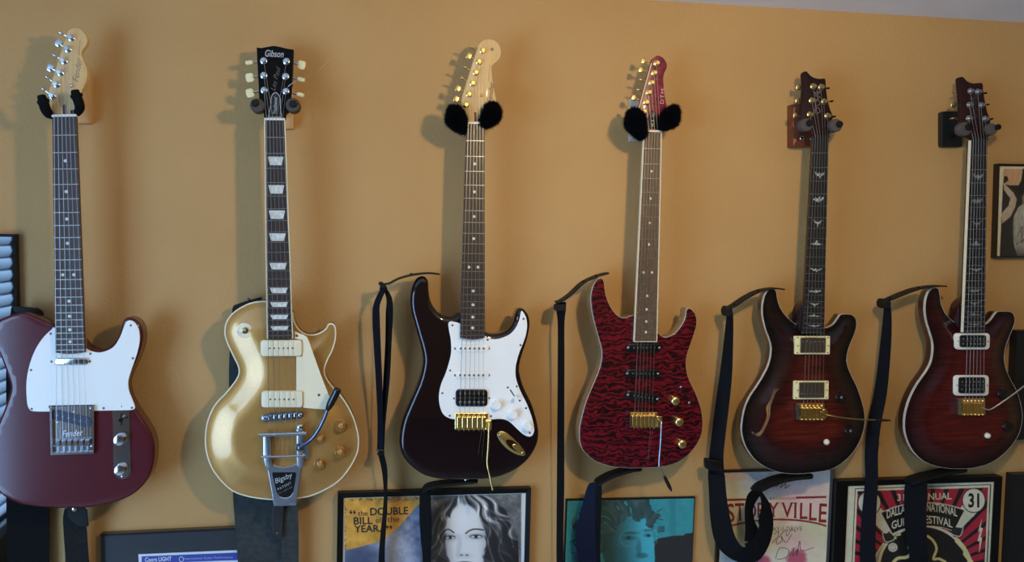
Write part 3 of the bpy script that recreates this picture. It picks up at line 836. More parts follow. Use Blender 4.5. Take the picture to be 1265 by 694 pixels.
tube_px('vibrato_arm', [(371, 552, DB2+.024), (380, 546.5, DB2+.024), (390, 536, DB2+.026), (399, 520, DB2+.029), (405, 505, DB2+.032), (409, 497, DB2+.034)], .0038, mat('blue_steel', (110, 122, 150), rough=.25, metal=1), g2, 10)
tube_px('arm_grip', [(404.6, 506, DB2+.032), (408, 499, DB2+.034), (413, 489, DB2+.036), (417, 481, DB2+.038), (418, 479, DB2+.038)], [.0045, .0078, .0086, .0078, .003], M_BLACKP, g2, 12)
for k in range(6):   # strings run on over the bridge to the string bar
    a = lerp((332, 515.5), (367, 513), k/5); b = lerp((334.5, 563.5), (364.5, 563), k/5)
    tube_px('string', [(*a, DB2+.016), (*lerp(a, b, .46), DB2+.0235), (*b, DB2+.019)], .00045, M_STEEL, g2, 6, 0)
KN2 = [(1, 0), (1, .18), (.93, .24), (.84, .3), (.74, .9), (.68, 1.0), (.3, 1.0), (.26, .96), (.02, .96)]
M_AMBER = mat('gold_knob', (176, 122, 58), rough=.22, metal=.5, coat=1)
for x, y in ((421, 526), (395, 541.6), (420, 558.6), (394.6, 573)):
    kb = turned('top_hat_knob', x, y, DB2-.004, 8.0, .014, M_AMBER, g2, KN2, 24)
    stud('knob_cap', x, y, DB2+.0096, 3.0, .0012, mat('bright_gold_cap', (236, 196, 124), rough=.3, metal=.8), kb, FLAT)
    for i in range(10):
        a = 2*math.pi*i/10+.3; stud('knob_numeral', x+6.2*math.cos(a), y+6.2*math.sin(a), DB2+.0004, .75, .0006, M_DARKINK, kb, FLAT)

# ================================================================== guitar 3: black cherry double-cut
g3 = thing('electric_guitar', P(580, 591, .065), 'black cherry double-cutaway electric guitar with white pickguard and gold hardware', 'guitar', 'guitars hung on the tan wall')
out3 = pts('568,386 558,391 547.3,389.6 538.6,382.7 532,372 529.6,359 529,348 525.7,342.7 521.4,341 514.9,343.8 509.5,352.4 506.4,365.4 506.8,380.5 510.5,395.7 516,415 520.3,430 522.4,443 521.4,454 518.5,466 514.6,477 506,496.7 497.3,518 493.6,538 494.2,553 499.5,566 512.4,579 527.5,587.5 549,591 575,591.6 600,590.6 620.5,586.6 640,577 653.5,564.8 662,550 665,536.6 663,520.4 657,500 651,487 645.5,475 641.5,459 642,448 645.5,435 650,421.8 653.2,408.7 654.2,397.5 652,388.5 648,382.5 643.6,380.3 639,382 636,388.5 634,396.5 629,404.4 621,410 611.8,412 604.3,411.5 599,409.4 590,404 578,396')
b3, o3 = body(g3, out3, DB-.011, .045, M_STRAT, M_STRAT, round_r=.011, back_r=.010)
pg3 = pts('568.7,399.7 561.2,397.5 556.6,396.9 553.9,400 554.9,408.7 557,420 557.4,435 554.7,448 550.2,462 544.8,475 542.2,490 543.8,503 548,512 554.6,516.3 562,517.7 582,518 603.4,518.4 618.5,517.4 628.6,520.4 638.7,529.5 646.7,536.6 653.8,539.3 658.5,536.6 660,528.5 656.8,514.4 650.8,498.5 644.5,486 639.5,474 637,463 637.6,450 641.8,435 646.4,423.7 650,412.4 651.3,401 649.8,391.8 646.4,385.5 644.2,384 643,388 641.4,395.6 637,405 630.5,412.4 621,417 611.8,419 603.4,417.5 599,414.5 585,408')
p3 = prism('pickguard', pg3, DB+.0022, .0022, M_WHITE, g3, bevel=.0006, n=3)
screws(p3, [(558.8, 401.7), (556, 457.5), (546.4, 485.5), (555.6, 513.4), (646.8, 393.7), (643, 426), (602.4, 419.6), (638.3, 477), (627.3, 478.5), (649.8, 504), (654.4, 534.4), (606.4, 514), (642, 494.6)], DB+.0022, 1.35)
nk3 = Neck(g3, (575.7, 153), (598.7, 153.5), (568.4, 417), (599, 417), DB+.011, M_ROSED, M_MAPLE, 22, end_round=.004)
nk3.dots((3, 5, 7, 9, 12, 15, 17, 19, 21), .0031, M_PEARL)
hs3 = pts('575.5,151 575.3,147 573.6,141 571,135 569.8,127 571.5,118 577,100 589.7,60 592,54.5 596,50.5 602,48.4 610.2,49.6 616.9,56 619,65 616.7,73 611.5,78 608,81 607.3,86 608.5,98.5 611.3,115 613.2,126.5 609,135 603,143 599.5,148 598.9,152')
h3 = prism('headstock', hs3, DB+.001, .014, M_MAPLE, g3, bevel=.0015, n=3, smooth=True)
posts3 = [(596.2, 63), (591.4, 76.6), (587.7, 90), (583.7, 103.3), (579.3, 116.7), (575.5, 129.8)]
for p_, b_, fc in zip(posts3, [(584.5, 59), (580.3, 69.5), (575.7, 84.3), (572.2, 97.5), (566.8, 110), (564.6, 123)], (0, 1, 0, 0, 1, 1)):
    tuner(g3, p_, b_, DB+.001, M_GOLD, M_GOLD, fc, (3.4, 4.2), 3.8)
nk3.strings((568, 517), (597.5, 517), DB+.014, posts3[::-1], d_post=lambda x, y: DB+.008)
stud('string_tree', 595, 117.5, DB+.001, 2.4, .006, M_GOLD, g3)
prism('truss_rod_notch', pill(587.2, 140, 587.2, 148, 1.9), DB+.0013, .001, mat('walnut'), h3)
text('maker_script', 'Fender', 606, 114, 26, 6, DB+.0014, M_DARKINK, h3, ang=84, shear=.35)
text('model_script', 'STRATOCASTER', 604.4, 90, 20, 1.5, DB+.0014, M_GREYINK, h3, ang=86)
stud('head_decal', 608, 61, DB+.0009, 2.0, .0006, mat('bronze_ink', (150, 112, 66), rough=.5), h3, FLAT)
for y, x0 in ((430.4, 569.3), (463.4, 568.7)):
    k = prism('single_coil_pickup', pill(567.5, y, 599.5, y, 4.4), DB+.0052, .003, M_WHITE, g3, bevel=.0008, smooth=True)
    k['label'] = 'white single coil pickup cover'
    poles(k, (x0, y), (x0+28.2, y), 6, DB+.0052, 1.35, M_SCREW)
    screws(g3, [(562.3, y), (603.8, y)], DB+.0022, 1.5)
hb = prism('humbucker_pickup', rrect(563, 481, 602.4, 502, 4.2, 4), DB+.0065, .0045, M_BLACKP, g3, bevel=.0012, smooth=True)
poles(hb, (568.8, 486), (597.2, 486), 6, DB+.0065, 1.3, M_CHROME); poles(hb, (568.8, 496.6), (597.2, 496.6), 6, DB+.0065, 1.5, M_CHROME)
prism('coil_gap', rrect(565, 491, 600.5, 491.9, .3, 1), DB+.0068, .0005, M_SCREW, hb)
screws(g3, [(560.8, 492), (604.4, 491.6)], DB+.0022, 1.2)
def trem(G, x0, y0, x1, y1, d, dy=0.0):
    t = prism('tremolo_bridge', rrect(x0, y0, x1, y1, 1.2, 2, dy=dy), d+.006, .006, M_GOLD, G, bevel=.001)
    w = (x1-x0-4)/6
    for k in range(6):
        x = x0+2+w*k; yy = y0+(y1-y0)*.22
        prism('saddle', rrect(x+.5, yy, x+w-.5, y1-2, .8, 2), d+.0125, .008, M_GOLD, t, bevel=.0012)
        tube_px('saddle_screw', [(x+w/2, y1-3, d+.009), (x+w/2, y1+1.2, d+.009)], .0015, M_GOLD, t, 6, 0)
        stud('pivot_screw', x+w/2, y0+2.2, d+.006, 1.3, .0018, M_GOLD, t)
    return t
t3 = trem(g3, 562, 510, 603, 531, DB)
prism('arm_socket', rrect(599.5, 519, 607.5, 531.5, 1.5, 2), DB+.010, .008, M_GOLD, g3, bevel=.0015)
tube_px('tremolo_arm', [(603.6, 521, DB+.012), (604, 524, DB+.02), (603.2, 550, DB+.028), (601.9, 572, DB+.032), (605, 588, DB+.034), (608.6, 605, DB+.036)], .0022, M_GOLD, g3, 8)
tube_px('loose_string_end', [(595.5, 530, DB+.01), (593, 545, DB+.006), (591, 561, DB+.003)], .0003, M_STEEL, g3, 5)
KN3 = [(1, 0), (1, .2), (.9, .32), (.82, .95), (.78, 1.05), (.5, 1.05), (.46, 1.0), (.02, 1.0)]
for x, y in ((612.9, 499.7), (633.2, 511), (651.2, 525.8)):
    stud('volume_knob', x, y, DB+.0022, 6.4, .0115, M_WHITE, g3, KN3, 'kn3')
prism('switch_slot', pill(630.4, 481.6, 637, 491.6, .7), DB+.0026, .001, M_BLACKM, g3)
tube_px('switch_tip', [(635.3, 489, DB+.002), (636.2, 490.5, DB+.010), (637, 491.5, DB+.017)], [.0014, .0028, .0045], M_WHITE, g3, 10, 3)
jp = pts('614,537.5 616,533.6 621,532.8 628,536 638,545 645,552.5 649,558.5 648.6,562.4 644.5,563 636,560.5 626,554 618,545.5')
jk = prism('jack_plate', jp, DB+.003, .004, M_GOLD, g3, bevel=.0015, n=3, smooth=True)
prism('jack_recess', oval(634, 550, 10.5, 4.8, 20, 38), DB+.0034, .0015, mat('dark_gold', (96, 66, 26), rough=.3, metal=1), jk)
prism('jack_socket', oval(638.5, 553, 6.5, 3.1, 18, 38), DB+.0048, .002, M_GOLD, jk, bevel=.0008)
screws(jk, [(617.6, 537.6), (645.6, 559.6)], DB+.003, 1.8, M_GOLD)
stud('strap_button', 576, 592.5, DB-.03, 3.4, .006, M_CHROME, g3)

# ================================================================== guitar 4: red quilt top
g4 = thing('electric_guitar', P(795, 577, .065), 'red quilted-top electric guitar with three black pickups and natural wood sides', 'guitar', 'guitars hung on the tan wall')
out4 = pts('783,390 773,392.5 765.4,391.6 757.8,384.5 751.4,373.6 747.7,361.8 746,348.8 744.2,344.6 740.5,343.4 736.6,346.6 732.3,355 730,366 730.8,381 735,400.7 740,418 743.2,431 743.4,441.8 740.8,455 736.8,466 731,479.5 722.4,501 717,522.7 715.7,536 718,550.8 725.7,561.6 737.5,570 754.8,575.6 776.4,577.8 798,577.4 813,576.6 829.8,573.3 844.4,566 857,553.6 865.4,539 867.9,524.4 866.4,507.6 862.4,494 857,481 850.6,467.5 847.4,452.5 848.3,439 852.5,426 857,413 860,401.9 860,392.5 857.2,385.4 852.5,381.3 849.5,381.3 847.4,385 846.5,392.5 842,401.9 835.6,410 828,415 821.5,416.5 815.9,414 812,410 800,400')
b4, o4 = body(g4, out4, DB-.002, .046, M_QUILT, M_NATSIDE, round_r=.002, back_r=.006)
binding(g4, o4, DB-.0022, M_BIND, h=.0016, w=.0009)
nk4 = Neck(g4, (795.4, 163), (817.4, 163.6), (783.2, 421.3), (811.6, 421.3), DB+.010, M_ROSEL, M_MAPLE, 22, last=.004, bind=M_BIND)
e_ = np.array([nk4.EL, nk4.ER, nk4.ER+nk4.axis*.0018, nk4.EL+nk4.axis*.0018])[:, [0, 2]]
prism_xz('fretboard_end_binding', e_, DB+.0102, .006, M_BIND, nk4.board)
nk4.dots((3, 5, 7, 9, 12, 15, 17, 19, 21), .0028, M_PEARL)
hs4 = pts('795,161.5 794.5,155 791,147 788.8,138 790.5,130 804.6,78.5 807.2,71.8 813,68.4 819.6,71.6 824,78.7 823.4,84.8 820.8,90 819.6,97.5 820.8,114 823.4,131 821,142 818.6,152 817.4,161.5')
M_REDQH = noise_mat('red_quilt_head', [(0.35, (92, 10, 26)), (0.65, (150, 20, 46))], scale=(50, 50, 130), nscale=1, rough=.35, coat=.8)
h4 = prism('headstock', hs4, DB+.0, .014, M_REDQH, g4, bevel=.0012, n=3, smooth=True)
stroke_px('head_edge_binding', [[(789.5, 133.5), (797, 106), (804.9, 78)]], .9, DB+.0004, M_BIND, h4)
posts4 = [(810.8, 78.4), (807.8, 90.3), (804.5, 102.5), (801, 114.5), (797.7, 126.7), (794.6, 138)]
for p_, b_, fc in zip(posts4, [(796, 75.5), (792.7, 86.5), (792.5, 99.3), (789.4, 111.6), (784, 121), (779.6, 135)], (1, 1, 0, 0, 1, 1)):
    tuner(g4, p_, b_, DB, M_GOLD, M_GOLD, fc, (3.2, 3.8), 3.9)
nk4.strings((784, 514), (806, 514), DB+.014, posts4[::-1], d_post=lambda x, y: DB+.008)
text('head_lettering', 'DTM', 818.2, 119, 18, 4.4, DB+.0006, mat('pale_pink_ink', (214, 168, 170), rough=.4), h4, ang=86, spacing=1.2)
tk = prism('truss_rod_cover', pts('800,158 800.5,146 803.5,138.5 806,135.5 808.5,138.5 811,146 811.5,158'), DB+.0018, .002, M_BLACKP, g4)
text('cover_lettering', 'RLC', 806.4, 147.5, 17, 3.2, DB+.0022, M_SILVERINK, tk, ang=87, spacing=1.3)
for (ax, ay), (bx, by) in (((779.2, 429.6), (812.2, 429.4)), ((778, 461.4), (810.4, 461.4)), ((779, 487.8), (809.6, 492.6))):
    k = prism('single_coil_pickup', pill(ax, ay, bx, by, 5.2), DB+.009, .009, M_BLACKP, g4, bevel=.002, smooth=True, arcs=3)
    k['label'] = 'black single coil pickup cover'
    poles(k, lerp((ax, ay), (bx, by), .13), lerp((ax, ay), (bx, by), .9), 6, DB+.009, 1.0, M_CHROME)
    screws(k, [(ax-2.6, ay-.2), (bx+2.8, by+.2)], DB+.0085, 1.5, M_CHROME)
t4 = trem(g4, 778.6, 509.3, 812.6, 528, DB)
prism('bridge_side', rrect(777.8, 510, 779.6, 529, .5, 1), DB+.013, .012, M_CHROME, g4)
prism('arm_socket', rrect(811.5, 514, 818.3, 528, 1.5, 2), DB+.009, .008, M_GOLD, g4, bevel=.0015)
tube_px('tremolo_arm', [(815, 520, DB+.01), (817, 521.5, DB+.02), (816, 548, DB+.028), (814.2, 574, DB+.032), (817, 581, DB+.033), (821.5, 590, DB+.034)], .0019, M_NICKEL, g4, 8)
tube_px('arm_tip', [(820.4, 587.5, DB+.034), (823, 593, DB+.034), (827, 601, DB+.035), (829.8, 606.6, DB+.035)], [.0026, .0042, .0042, .0014], M_BLACKP, g4, 10)
tube_px('loose_string_end', [(803.7, 529, DB+.008), (802, 548, DB+.004), (800.5, 567, DB+.003)], .0003, M_STEEL, g4, 5)
KN4 = [(1, 0), (1, 2.4), (.95, 2.7), (.75, 3.0), (.4, 3.15), (.05, 3.2)]
for x, y in ((835.2, 495.4), (839.8, 521.2), (843.6, 548.3)):
    stud('dome_knob', x-3.2, y-1.6, DB, 5.4, .0055, M_GOLD, g4, KN4, 'kn4')
stud('screw', 841.3, 478, DB, 1.5, .0015, M_CHROME, g4); stud('screw', 851.4, 497.4, DB, 1.5, .0015, M_CHROME, g4)
prism('switch_slot', pill(844.4, 483.8, 848.6, 492, .7), DB+.0006, .001, M_BLACKM, g4)
tube_px('switch_tip', [(847, 489, DB), (849, 491.5, DB+.010), (851.4, 494.5, DB+.017)], [.0014, .0026, .004], M_BLACKP, g4, 10, 3)

# ================================================================== guitars 5 and 6: carved double-cuts
def bird(nk, n, m, d, k):
    """small flying bird let into the board: body, two swept wings, tail"""
    c = nk.at(n); u = nk.ER-nk.EL; u = u/np.linalg.norm(u); v = -nk.axis
    s = np.linalg.norm(nk.at(n, 1)-nk.at(n, 0))*.30; h = min(nk.span(n)*.42, s*1.15)
    sh = [[(-1, .55), (-.55, .25), (-.2, .1), (0, .55), (.14, .12), (.6, .2), (1.05, .6), (.75, -.15), (.25, -.3), (.2, -.8), (-.05, -.4), (-.35, -.3), (-.75, -.1)],
          [(-1.1, .1), (-.5, .5), (-.1, .25), (.3, .8), (.25, .15), (1, .75), (.8, .05), (.2, -.35), (-.4, -.3), (-.8, -.15)],
          [(-.9, .7), (-.3, .3), (0, .15), (.3, .3), (.9, .75), (.55, .1), (.12, -.25), (.1, -.9), (-.1, -.9), (-.12, -.25), (-.55, .1)],
          [(-1.15, -.2), (-.3, .05), (-.1, .75), (.1, .75), (.2, .05), (1.15, -.2), (.5, -.4), (-.5, -.4)]][k % 4]
    o = np.array([(c+u*a*s+v*b*h)[[0, 2]] for a, b in sh])
    prism_xz('bird_inlay', o, d, .0006, m, nk.board)

def carved(loc, label, outl, nutc, endc, m_top, m_side, heel, head, lp, rp, bl, br, bsad, holes_px=None, m_board=None, boardbind=None, H=.012, inl=None):
    DRm = .078
    G = thing('electric_guitar', P(*loc, .06), label, 'guitar', 'guitars hung on the tan wall')
    D = DRm+H
    hol = [to_xz(smooth_closed(h, 3), DRm+.010) for h in (holes_px or [])]
    b, o = body(G, outl, DRm, .040, m_top, m_side, H=H, R=.05, holes=hol, back_r=.012)
    binding(G, o, DRm, M_NATBIND, h=.0075, w=.0002)
    nk = Neck(G, *nutc, *endc, D+.011, m_board, m_side, 22, last=.003, heel=heel, thick=.017, nut_m=mat('black_graphite', (20, 20, 20), rough=.4), bind=None)
    if boardbind:
        q = np.array([(nk.NL+[.0021, 0, 0])[[0, 2]], (nk.EL+[.0021, 0, 0])[[0, 2]], (nk.EL-[.0006, 0, 0])[[0, 2]], (nk.NL-[.0006, 0, 0])[[0, 2]]])
        prism_xz('fretboard_binding', q, D+.0113, .0065, boardbind, nk.board)
    for i, n in enumerate((3, 5, 7, 9, 12, 15, 17, 19, 21)): bird(nk, n, inl or M_ABALONE, D+.0114, i)
    hd = lambda x, y: D+.008-(nutc[0][1]-y)/80*.022
    hs = prism('headstock', head, 0, .013, mat('dark_head_veneer_'+('red' if boardbind else 'brown'), (44, 20, 20) if boardbind else (38, 16, 20), rough=.5, spec=.2), G, bevel=.001, n=2, dfun=hd, smooth=True)
    return G, D, nk, hd, hs, b, hol

out5 = pts('984,400.5 978.8,397.5 970.8,390.4 963.7,380 960.3,370 958.7,360.5 955.5,357.4 951.5,357.4 948,360 944.6,366 942.2,378 942.5,390.4 945.6,404.6 950.6,418.7 953,428.8 952.2,440.9 948.6,453 942,466 934.5,478 926.5,490 920.4,504 917.4,518.5 916.4,530.6 918.4,542.7 923.5,554.8 932.5,567 944.6,576 958.8,582 975,584.7 990,584.8 1007.5,583 1026,579.6 1041,571 1054,558 1063.6,541 1068,524 1067.6,509 1064,494 1058.5,478 1051.5,463.7 1046.5,450.6 1046,439 1049.6,426 1054.3,415 1057.5,404.5 1057.7,396 1055.3,391.5 1050.6,388.4 1039.3,388.4 1035.6,392.5 1030,400 1024.3,403.7 1019,405 1008,404 995,402')
head5 = pts('992.3,93 993,89.8 995,88 997.3,88.6 1000.6,92.4 1005.6,95.7 1013,97.4 1019.4,97 1020.4,105 1021.9,119.8 1025.5,134.7 1029.2,144 1027,151 1024.7,159.6 1023.9,167.6 1004.1,167.6 1001.5,160 993.5,153.5 990,147 990.2,136.4 992.3,121.4 993.2,105')
fh = pts('961.8,480.2 957.5,480.2 954.5,486 950.7,495 946.3,503.4 946.9,513.5 942.6,526 938.6,533 934.5,535.4 930.4,533.6 931.6,537 936.6,538.7 940.8,536 945.8,527 950.7,514.5 951.5,503.4 953.4,496 956.8,487 959.6,482.6')
g5, D5, nk5, hd5, h5, b5, hol5 = carved((990, 584), 'dark burst hollow carved electric guitar with an f-hole and cream-framed pickups', out5, ((1004.2, 170), (1023.8, 170)), ((991.6, 412), (1018, 412.6)),
    M_BURST5, M_BLACKBURST, pts('986,383 992,374 1000,372 1008,376 1012,400 1008,412 992,412 985,400'), head5, None, None, None, None, None, holes_px=[fh], m_board=M_EBONY)
# f-hole floor and wall inside the hollow body
hp = hol5[0]
obj('sound_hole_lining', [(a, -(DB-.001), c) for a, c in hp]+[(a, -(DB-.0115), c) for a, c in hp], [(i, i+len(hp), (i+1) % len(hp)+len(hp), (i+1) % len(hp)) for i in range(len(hp))], M_NATSIDE, b5)
prism_xz('sound_hole_floor', hp, DB-.0105, .002, mat('raw_maple', (190, 150, 98), rough=.7), b5)
l5 = [(1004.4, 107), (1002.8, 124.4), (1000.3, 141.7)]; r5 = [(1014.2, 107.7), (1017.7, 125.6), (1022.2, 143.5)]
M_PGOLD = mat('pale_gold', (210, 186, 128), rough=.22, metal=1)
for p_, b_, fc in zip(l5+r5, [(987, 107.8), (986, 124.4), (983.4, 142.5), (1022, 109), (1026.5, 125.2), (1029.6, 144)], (1, 1, 1, 0, 0, 0)):
    tuner(g5, p_, b_, hd5(*p_), M_PGOLD, M_PGOLD if fc else M_BLACKM, fc, (3.0, 3.4) if fc else (1.6, 2), 3.9, .010, d_btn=hd5(*p_)-.013)
nk5.strings((992.3, 505), (1016.4, 504.6), D5+.014, l5[::-1]+r5, d_post=lambda x, y: hd5(x, y)+.005)
sig = lambda x0, y0: [[(x0-3, y0+26), (x0+2, y0+24), (x0+4, y0+29), (x0-1, y0+31), (x0-3, y0+26)], [(x0-1, y0+30), (x0-2, y0+20), (x0+1, y0+14), (x0+4, y0+19), (x0, y0+22)], [(x0-3, y0+16), (x0+4, y0+11), (x0-2, y0+9)], [(x0+1, y0+14), (x0+1, y0+1), (x0+4, y0+3), (x0+2, y0+7), (x0-4, y0+6), (x0+5, y0+4)]]
stroke_px('head_signature', sig(1009, 109), .8, 0, M_GREYINK, h5, dfun=lambda x, y: hd5(x, y)+.0008)
def framed_humbucker(G, D, x0, y0, x1, y1, m_frame, m_cov, rr, ins, d_h=.006, sk=-.4, two=False, top_row=True):
    k = prism('pickup_ring', rrect(x0, y0, x1, y1, rr, 3, skew=sk), D+.004, .007, m_frame, G, bevel=.001, smooth=rr > 2)
    c = prism('pickup_cover', rrect(x0+ins[0], y0+ins[1], x1-ins[2], y1-ins[3], max(.8, rr*.6), 3, skew=sk), D+d_h+.002, .006, m_cov, k, bevel=.001)
    xa, xb = x0+ins[0]+3.4, x1-ins[2]-3.4
    if two or top_row: poles(k, (xa, y0+ins[1]+(y1-y0)*.22), (xb, y0+ins[1]+(y1-y0)*.22), 6, D+d_h+.002, .9, M_CHROME)
    if two or not top_row: poles(k, (xa-.3, y1-ins[3]-(y1-y0)*.2), (xb-.3, y1-ins[3]-(y1-y0)*.2), 6, D+d_h+.002, .9, M_CHROME)
    return k
M_CRRING = mat('cream_ring', (238, 226, 168), rough=.35, coat=.2)
M_COVER = mat('nickel_cover', (168, 160, 150), rough=.28, metal=1)
k = framed_humbucker(g5, D5, 982.3, 415, 1025.6, 437.6, M_CRRING, M_COVER, 1.0, (7, 2, 5.3, 2)); screws(k, [(985.4, 417), (985, 435.6), (1023.2, 417), (1022.6, 435.6), (985.6, 427), (1023.4, 427)], D5+.004, .8, M_DARKINK)
k = framed_humbucker(g5, D5, 980.8, 470.3, 1024, 493.2, M_CRRING, M_COVER, 1.0, (7, 2, 5.3, 2), top_row=False); screws(k, [(984, 472.4), (983.6, 491), (1021.6, 472.4), (1021, 491), (985.4, 482), (1021.6, 482)], D5+.004, .8, M_DARKINK)
def prs_bridge(G, D, x0, y0, x1, y1, side_w):
    t = prism('tremolo_bridge', rrect(x0+side_w, y0, x1, y1, 1, 2), D+.006, .006, M_GOLD, G, bevel=.001)
    prism('bridge_side', rrect(x0, y0+.6, x0+side_w+.4, y1-.5, .6, 2), D+.014, .013, M_CHROME, t, bevel=.001)
    w = (x1-x0-side_w-2)/6
    for k in range(6):
        x = x0+side_w+1+w*k
        prism('saddle', rrect(x+.4, y0+6, x+w-.4, y1-4.5, .6, 1), D+.0125, .008, M_GOLD, t, bevel=.001)
        stud('pivot_screw', x+w/2, y0+3, D+.006, 1.5, .003, M_GOLD, t)
        stud('saddle_screw', x+w/2, y1-1, D+.007, 1.3, .003, M_GOLD, t)
    return t
prs_bridge(g5, D5, 984.2, 498, 1018.8, 519, 3.4)
prism('arm_socket', oval(1019.6, 511, 3.4, 6, 16), D5+.008, .007, M_GOLD, g5, bevel=.001)
tube_px('tremolo_arm', [(1014.5, 508.5, D5+.014), (1020.6, 512, D5+.018), (1030, 514, D5+.024), (1045, 516.4, D5+.028), (1063.6, 518, D5+.031), (1084, 518.7, D5+.033)], .0018, mat('brass_arm', (196, 168, 112), rough=.25, metal=1), g5, 8)
tube_px('arm_tip', [(1081, 518.7, D5+.033), (1086, 518.8, D5+.033), (1094, 519, D5+.033), (1100.4, 519, D5+.033)], [.0024, .0033, .003, .0012], M_BLACKP, g5, 10)
M_SMOKE = mat('smoky_clear_knob', (26, 20, 20), rough=.12, coat=1)
KN5 = [(1, 0), (1, .1), (.92, .2), (.86, 1.0), (.8, 1.12), (.5, 1.14), (.46, 1.05), (.02, 1.05)]
for x, y in ((1036.8, 490), (1048, 531.6)):
    kb = turned('volume_knob', x, y, D5-.005, 7.4, .0125, M_SMOKE, g5, KN5)
    for i in range(9):
        a = 2*math.pi*i/9; stud('knob_numeral', x+6.7*math.cos(a), y+6.7*math.sin(a), D5-.0032, .55, .0008, M_GREYINK, kb, FLAT)
    stud('knob_pointer', x+2.6, y+.6, D5+.008, 1.6, .0012, M_GREYINK, kb, FLAT)
stud('switch_base', 1020.4, 546, D5-.003, 5, .002, M_SMOKE, g5, FLAT); stud('toggle_switch', 1020.6, 545.6, D5-.001, 3.6, .009, mat('ivory_tip', (232, 220, 196), rough=.3, coat=.4), g5)

out6 = pts('1181,398.5 1174.8,394.5 1167.8,387.4 1162.7,376.3 1161,366 1159.7,358.5 1157.3,355.8 1153.5,355.8 1150,357.6 1146.6,362 1143.7,372 1143.2,384.4 1145,396.5 1148.6,408.6 1152.2,420.7 1153,431 1150.8,446 1145.6,457 1139,466.5 1132.5,476 1124.4,492 1119.4,508.4 1117.7,522.6 1118.7,534.7 1123.4,548.8 1131.5,561 1142.6,570 1154.7,575 1168,577.8 1184,578.8 1202.5,577.7 1221,572.7 1236,563.7 1249.3,550.6 1258.7,535.6 1262.4,520.6 1262.4,507.5 1259,492 1254,479 1248.5,469 1242.8,456.5 1240.2,442.6 1242,428.8 1246.3,416.7 1251.3,404.6 1253.6,396 1252.3,389 1248,385.2 1234,384.7 1229.8,387.3 1225.5,393.3 1219.5,399.4 1214,401 1200,400')
head6 = pts('1185,99 1185.6,96.4 1187.5,94.8 1190.7,95.5 1194.7,100 1202.6,103 1213.5,102.4 1214.5,110.4 1216.9,124.7 1220,139 1223.8,148 1222.4,154.8 1220.3,164 1219.9,171 1198.8,171 1196.6,164.4 1189.5,157 1186.8,151.6 1187.5,139 1186.7,116.7')
g6, D6, nk6, hd6, h6, b6, _ = carved((1190, 578), 'crimson flame-top carved electric guitar with white-framed open pickups', out6, ((1198.8, 173.4), (1219.7, 173.4)), ((1189.2, 410.4), (1216.9, 410)),
    M_BURST6, M_DKRED, pts('1182,380 1189,370 1197,368 1206,372 1211,396 1206,408 1188,408 1181,398'), head6, None, None, None, None, None, m_board=M_EBONY, boardbind=M_BIND, inl=noise_mat('dim_pearl', [(0.35, (88, 92, 90)), (0.65, (146, 150, 146))], nscale=160, rough=.3))
l6 = [(1198.6, 112.8), (1197.3, 129.7), (1196.6, 146.5)]; r6 = [(1207.8, 113.5), (1211.8, 130), (1216.9, 147)]
for p_, b_, fc in zip(l6+r6, [(1181.2, 113.5), (1178.5, 129.4), (1178.5, 146.4), (1216, 115), (1219, 129.4), (1223.8, 147)], (0, 1, 0, 0, 0, 0)):
    tuner(g6, p_, b_, hd6(*p_), M_NICKEL, M_PGOLD if b_[0] < 1200 else M_BLACKM, fc, (3.4, 3.8) if b_[0] < 1200 else (1.6, 2), 3.7, .010, d_btn=hd6(*p_)-.013)
nk6.strings((1192.6, 498), (1215, 497.6), D6+.014, l6[::-1]+r6, d_post=lambda x, y: hd6(x, y)+.005)
stroke_px('head_signature', sig(1202, 116), .7, 0, M_DARKINK, h6, dfun=lambda x, y: hd6(x, y)+.0008)
M_WRING = mat('ivory_ring', (236, 230, 210), rough=.3, coat=.3)
M_OPENCOIL = mat('open_coil_black', (24, 24, 24), rough=.35)
for y0, y1, x0, x1 in ((411.4, 431.6, 1180.4, 1223), (463.4, 488.6, 1178.9, 1221.8)):
    k = framed_humbucker(g6, D6, x0, y0, x1, y1, M_WRING, M_OPENCOIL, 4.0, (6.4, 2.6, 4.4, 2.8), two=True, sk=-.3)
    yc = (y0+y1)/2; prism('coil_gap', rrect(x0+7.5, yc-.7, x1-6, yc+.1, .2, 1), D6+.0085, .0006, M_DARKINK, k)
    screws(k, [(x0+3.4, yc), (x1-2.2, yc)], D6+.004, .8, M_DARKINK)
prs_bridge(g6, D6, 1183.8, 492, 1217.4, 513, 4.2)
tube_px('tremolo_arm', [(1214, 503, D6+.014), (1218.4, 505.6, D6+.018), (1225, 505, D6+.022), (1240, 495.3, D6+.030), (1253, 486, D6+.036), (1268, 474.5, D6+.042), (1284, 462, D6+.05)], .0018, M_NICKEL, g6, 8)
tube_px('arm_tip', [(1282, 463.6, D6+.049), (1290, 457, D6+.053), (1300, 449, D6+.057)], [.0022, .0033, .0012], M_BLACKP, g6, 10)
for x, y in ((1236, 486), (1242.4, 526)):
    kb = turned('volume_knob', x, y, D6-.005, 7.0, .0125, M_SMOKE, g6, KN5)
    for i in range(9):
        a = 2*math.pi*i/9; stud('knob_numeral', x+6.3*math.cos(a), y+6.3*math.sin(a), D6-.0032, .55, .0008, M_GREYINK, kb, FLAT)
for x, y in ((1241.2, 505.2), (1241.8, 511.6)): stud('mini_switch', x, y, D6-.006, 2, .005, M_NICKEL if y < 508 else M_GREYINK, g6)
stud('switch_base', 1218.9, 538, D6-.002, 4.6, .002, M_SMOKE, g6, FLAT); stud('toggle_switch', 1219.3, 537.8, D6, 3.4, .009, mat('ivory_tip'), g6)

